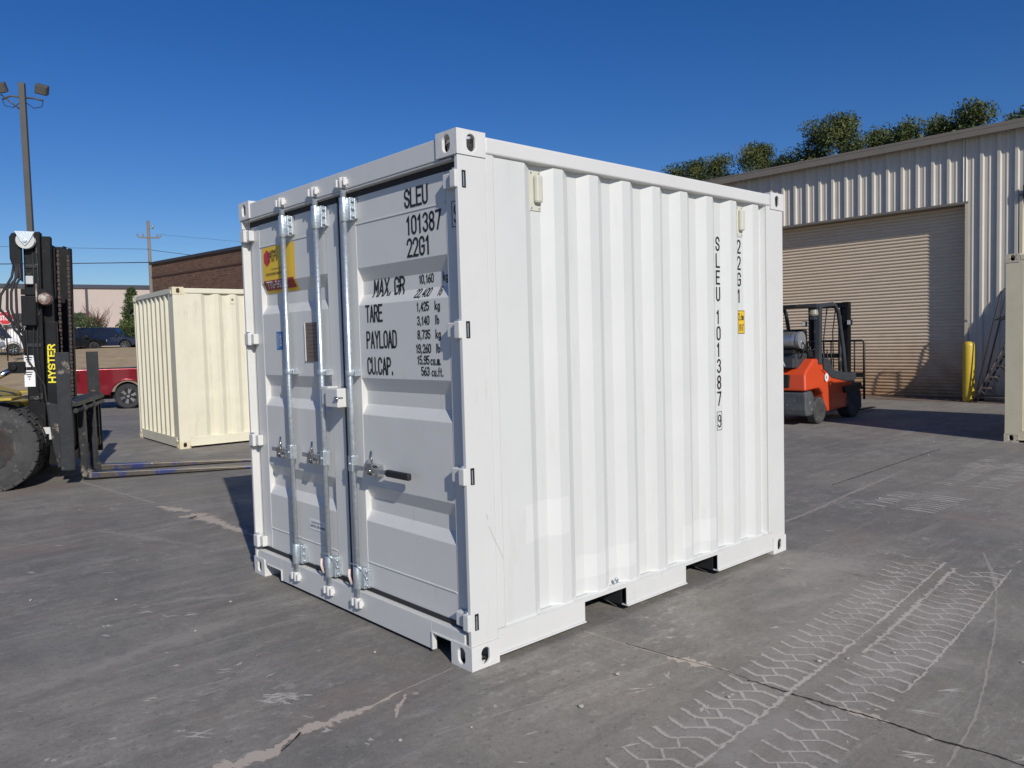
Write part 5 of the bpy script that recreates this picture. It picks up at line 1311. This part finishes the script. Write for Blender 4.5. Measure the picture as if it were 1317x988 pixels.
# stop sign
SS = empty('stop_sign', (6.33, 48.37, 1.0), R(-12), label='red octagonal stop sign on a thin post at far left', cat='sign')
MB().tube([(0, 0, .2), (0, 0, 2.9)], .03, 8).build('post', IRON, SS)
mb = MB(); r8 = .40; mb.prism([(r8*math.cos(R(22.5+45*i)), 2.6+r8*math.sin(R(22.5+45*i))) for i in range(8)], -.045, -.035); sp_ = mb.build('sign_border', WHITE_DEC, SS)
mb = MB(); r8 = .375; mb.prism([(r8*math.cos(R(22.5+45*i)), 2.6+r8*math.sin(R(22.5+45*i))) for i in range(8)], -.050, -.046); sf = mb.build('sign_face', STOPR, SS)
mb = MB(); strokes(mb, 'STOP', -.27, 2.49, .22, .105, .04, lambda a, b, k: (a, -.053-.001*k, b), .40, sub=.05); mb.build('stop_lettering', WHITE_DEC, sf)
# iron fence
FE = empty('iron_fence', (7.9, 52.5, 1.42), R(172), label='black iron picket fence in front of the white vehicle at far left', cat='fence')
mb = MB()
for z in (.25, 1.75): mb.box(0, 16, -.02, .02, z, z+.05)
mb.build('fence_rail', IRON, FE)
q = MB().tube([(0, 0, 0), (0, 0, 2.0)], .013, 5).build('picket', IRON, FE)
for k in range(1, 96):
    c = q.copy(); COL.objects.link(c); c.parent = FE; c.location = (k*.165, 0, 0)
for k in range(5): MB().box(k*4-.04, k*4+.04, -.04, .04, 0, 2.15).build('fence_post', IRON, FE)

# ---------------- vegetation
def leaves(mb, c, rad, n, size, squash=1, up=0):
    c = Vector(c)
    for _ in range(n):
        d = Vector((random.gauss(0, 1), random.gauss(0, 1), random.gauss(0, 1))).normalized()*rad*(random.random()**.45)
        d.z *= squash; p = c+d
        u = Vector((random.gauss(0, 1), random.gauss(0, 1), random.gauss(0, 1)+up)).normalized(); a = u.cross(Vector((random.gauss(0,1), random.gauss(0,1), random.gauss(0,1)))).normalized()
        s = size*random.uniform(.6, 1.3)
        mb.quad(p-a*s*.28, p+u*s*.5-a*s*.10, p+u*s, p+a*s*.28)
def pine_tree(loc, H, cr, seed, label, cbase=.45, dens=1.0, group='pine trees behind the metal warehouse'):
    random.seed(seed); t = empty('pine_tree', loc, random.uniform(0, 6), label=label, cat='tree', group=group)
    mb = MB(); lean = random.uniform(-.3, .3)
    mb.tube([(0, 0, 0), (lean*.3, 0, H*.3), (lean*.7, .1, H*.6), (lean, .1, H*.97)], [.26, .22, .15, .03], 8)
    cr_ = MB(); 
    n = int(30*dens)
    for i in range(n):
        f = (i+random.random())/n; z = H*(cbase + (1-cbase)*f)
        env = 1.0*cr*(math.sin(math.pi*min(1, (f*.82+.20)))**.7)*(.75+.45*random.random())
        a = random.uniform(0, 2*math.pi); e = Vector((math.cos(a)*env, math.sin(a)*env, z+env*.25))
        s = Vector((lean*z/H, .1, z-env*.15))
        mb.tube([s, s.lerp(e, .5)+Vector((0, 0, .1)), e], [.07, .045, .02], 5)
        for q in (.55, .8, 1.0):
            if random.random() < .85:
                pc = s.lerp(e, q)+Vector((random.uniform(-.4, .4), random.uniform(-.4, .4), random.uniform(-.1, .35)))
                leaves(cr_, pc, .55+.25*random.random(), int(210*dens), .145, .78, .5)
    leaves(cr_, (lean, .1, H*.97), .6, 260, .145, .9, .8)
    mb.build('trunk', BARK, t); cr_.build('crown', PINE, t); return t
pts = [((42.97, 30.04, 0), 13.3, 1.7, 'lowest leftmost pine just above the white container roof edge'),
       ((42.3, 27.5, 0), 13.2, 1.7, 'second pine from the left, beside the lowest one'),
       ((41.4, 25.3, 0), 13.0, 1.8, 'third pine from the left, rounded, left of the bare sapling'),
       ((42.4, 22.9, 0), 13.5, 2.3, 'broad rounded pine right of the bare sapling behind the roof'),
       ((41.8, 20.7, 0), 12.3, 1.5, 'small low pine in the gap between two bigger crowns'),
       ((40.7, 18.5, 0), 13.6, 1.8, 'loose pine with ragged left side rising over the roof'),
       ((39.4, 16.6, 0), 13.5, 2.0, 'tall open pine at the middle of the roof line'),
       ((40.1, 14.9, 0), 12.5, 1.4, 'short dark pine in the dip between two taller ones'),
       ((39.0, 13.2, 0), 12.2, 1.6, 'low dense pine just left of the broadest crown'),
       ((39.0, 11.6, 0), 12.7, 2.0, 'left half of the broadest dense crown above the roof'),
       ((38.5, 10.0, 0), 12.7, 2.0, 'tallest pine forming the right half of the broadest crown'),
       ((36.0, 7.2, 0), 11.6, 2.2, 'pine cut off by the right edge of the photo')]
for i, (l, h, c, lb_) in enumerate(pts): pine_tree(l, h-(.45 if i < 5 else .75 if i < 9 else 1.25), c*(1 if i < 9 else .9), 11+i, lb_)
random.seed(5)
BT = empty('bare_tree', (42.9, 24.5, 0), label='bare leafless sapling between two pines above the roof', cat='tree')
mb = MB(); mb.tube([(0, 0, 0), (0, 0, 13.3)], [.12, .01], 6); mb.build('trunk', TWIG, BT)
mb = MB()
for i in range(60):
    z = random.uniform(9.5, 13.0); a = random.uniform(0, 6.3); l = random.uniform(.3, .9); mb.tube([(0, 0, z), (math.cos(a)*l*.6, math.sin(a)*l*.6, z+l*.8), (math.cos(a)*l*.8, math.sin(a)*l*.8, z+l*1.3)], [.014, .009, .004], 4)
mb.build('twig', TWIG, BT)

def conifer(loc, H, rb, seed, label):
    random.seed(seed); t = empty('conifer_tree', loc, 0, label=label, cat='tree')
    MB().tube([(0, 0, 0), (0, 0, H*.95)], [.14, .02], 8).build('trunk', BARK, t)
    c = MB()
    for i in range(110):
        f = (i/110)**1.1; z = H*(.06+.94*f); r = rb*(1-f)**.8*(.8+.5*random.random())+.1; a = random.uniform(0, 6.3)
        leaves(c, (math.cos(a)*r*.7, math.sin(a)*r*.7, z), .22+.5*(1-f)*rb*.5, 60, .20, .8, .8)
    c.build('crown', CONIF, t)
conifer((18.75, 67.8, 1.9), 4.9, 1.35, 3, 'narrow pointed conifer beside the cream container top')
def shrub(name, loc, rx, H, seed, label, m=SHRUB, n=26, cat='shrub'):
    random.seed(seed); t = empty(name, loc, 0, label=label, cat=cat)
    b = MB(); c = MB()
    for i in range(n):
        a = random.uniform(0, 6.3); r = rx*math.sqrt(random.random()); z = H*random.uniform(.25, 1)*(1-.4*(r/rx)**2)
        p = Vector((math.cos(a)*r, math.sin(a)*r, z)); b.tube([(0, 0, 0), p*.5+Vector((0, 0, .1)), p], [.04, .025, .012], 5)
        leaves(c, p, rx*.34, 120, .17, .8, .4)
    b.build('branch', BARK, t); c.build('crown', m, t)
shrub('shrub', (17.6, 64.0, 1.7), 1.5, 2.5, 21, 'round green bush at the foot of the narrow conifer', n=24)
shrub('shrub', (13.9, 65.5, 1.9), 1.9, 3.3, 22, 'large loose green bush between the mast and the parked cars', CONIF, n=30)
random.seed(31)
RB = empty('bare_tree', (16.1, 68.0, 1.95), label='small reddish bare tree behind the green bush and cars', cat='tree')
mb = MB(); mb.tube([(0, 0, 0), (0, 0, 2.2)], [.08, .03], 6); mb.build('trunk', TWIG, RB); mb = MB()
for i in range(140):
    a = random.uniform(0, 6.3); z = random.uniform(.8, 2.2); l = random.uniform(.6, 1.6); e_ = Vector((math.cos(a)*l*.7, math.sin(a)*l*.7, z+l*.8))
    mb.tube([(0, 0, z), e_*.5+Vector((0, 0, z*.5)), e_, e_+Vector((random.uniform(-.2, .2), random.uniform(-.2, .2), .3))], [.02, .015, .01, .006], 4)
mb.build('twig', TWIG, RB)

# pebbles scattered on the pavement
random.seed(77)
spots = [(-.62, -.30), (-.35, -.42), (.10, -.62), (.46, -.52), (.62, -1.02), (1.38, -1.2), (1.6, -1.33), (1.25, -1.12), (-.2, -1.45), (-.12, -1.48), (.35, -1.75), (2.9, -1.6), (3.3, -1.75), (5.2, .25), (4.3, -.2), (7.0, -.9), (8.2, .9), (-1.3, 2.9), (-.5, 3.4), (-.9, 2.5), (-.4, 1.9), (-1.6, 3.1), (-.75, 1.55), (-.2, .55), (2.2, -.9), (1.9, -1.8), (9.5, 1.3), (.9, 4.9), (-2.1, 5.6), (-.3, 5.9)]
base = None
for i, (x, y) in enumerate(spots):
    if base is None:
        bm = bmesh.new(); bmesh.ops.create_icosphere(bm, subdivisions=2, radius=.011)
        for v in bm.verts: v.co *= random.uniform(.8, 1.15); v.co.z *= .6
        me = bpy.data.meshes.new('pebble'); bm.to_mesh(me); bm.free(); me.materials.append(STONE)
        base = bpy.data.objects.new('pebble', me); o = base
    else: o = base.copy()
    COL.objects.link(o); s = random.uniform(.45, 1.1); o.scale = (s, s*random.uniform(.7, 1.2), s); o.rotation_euler = (0, 0, random.uniform(0, 6)); o.location = (x, y, .006*s+.002)
    tag(o, 'tiny pale grey pebble lying loose on the worn pavement', 'pebble', 'pebbles scattered over the pavement')
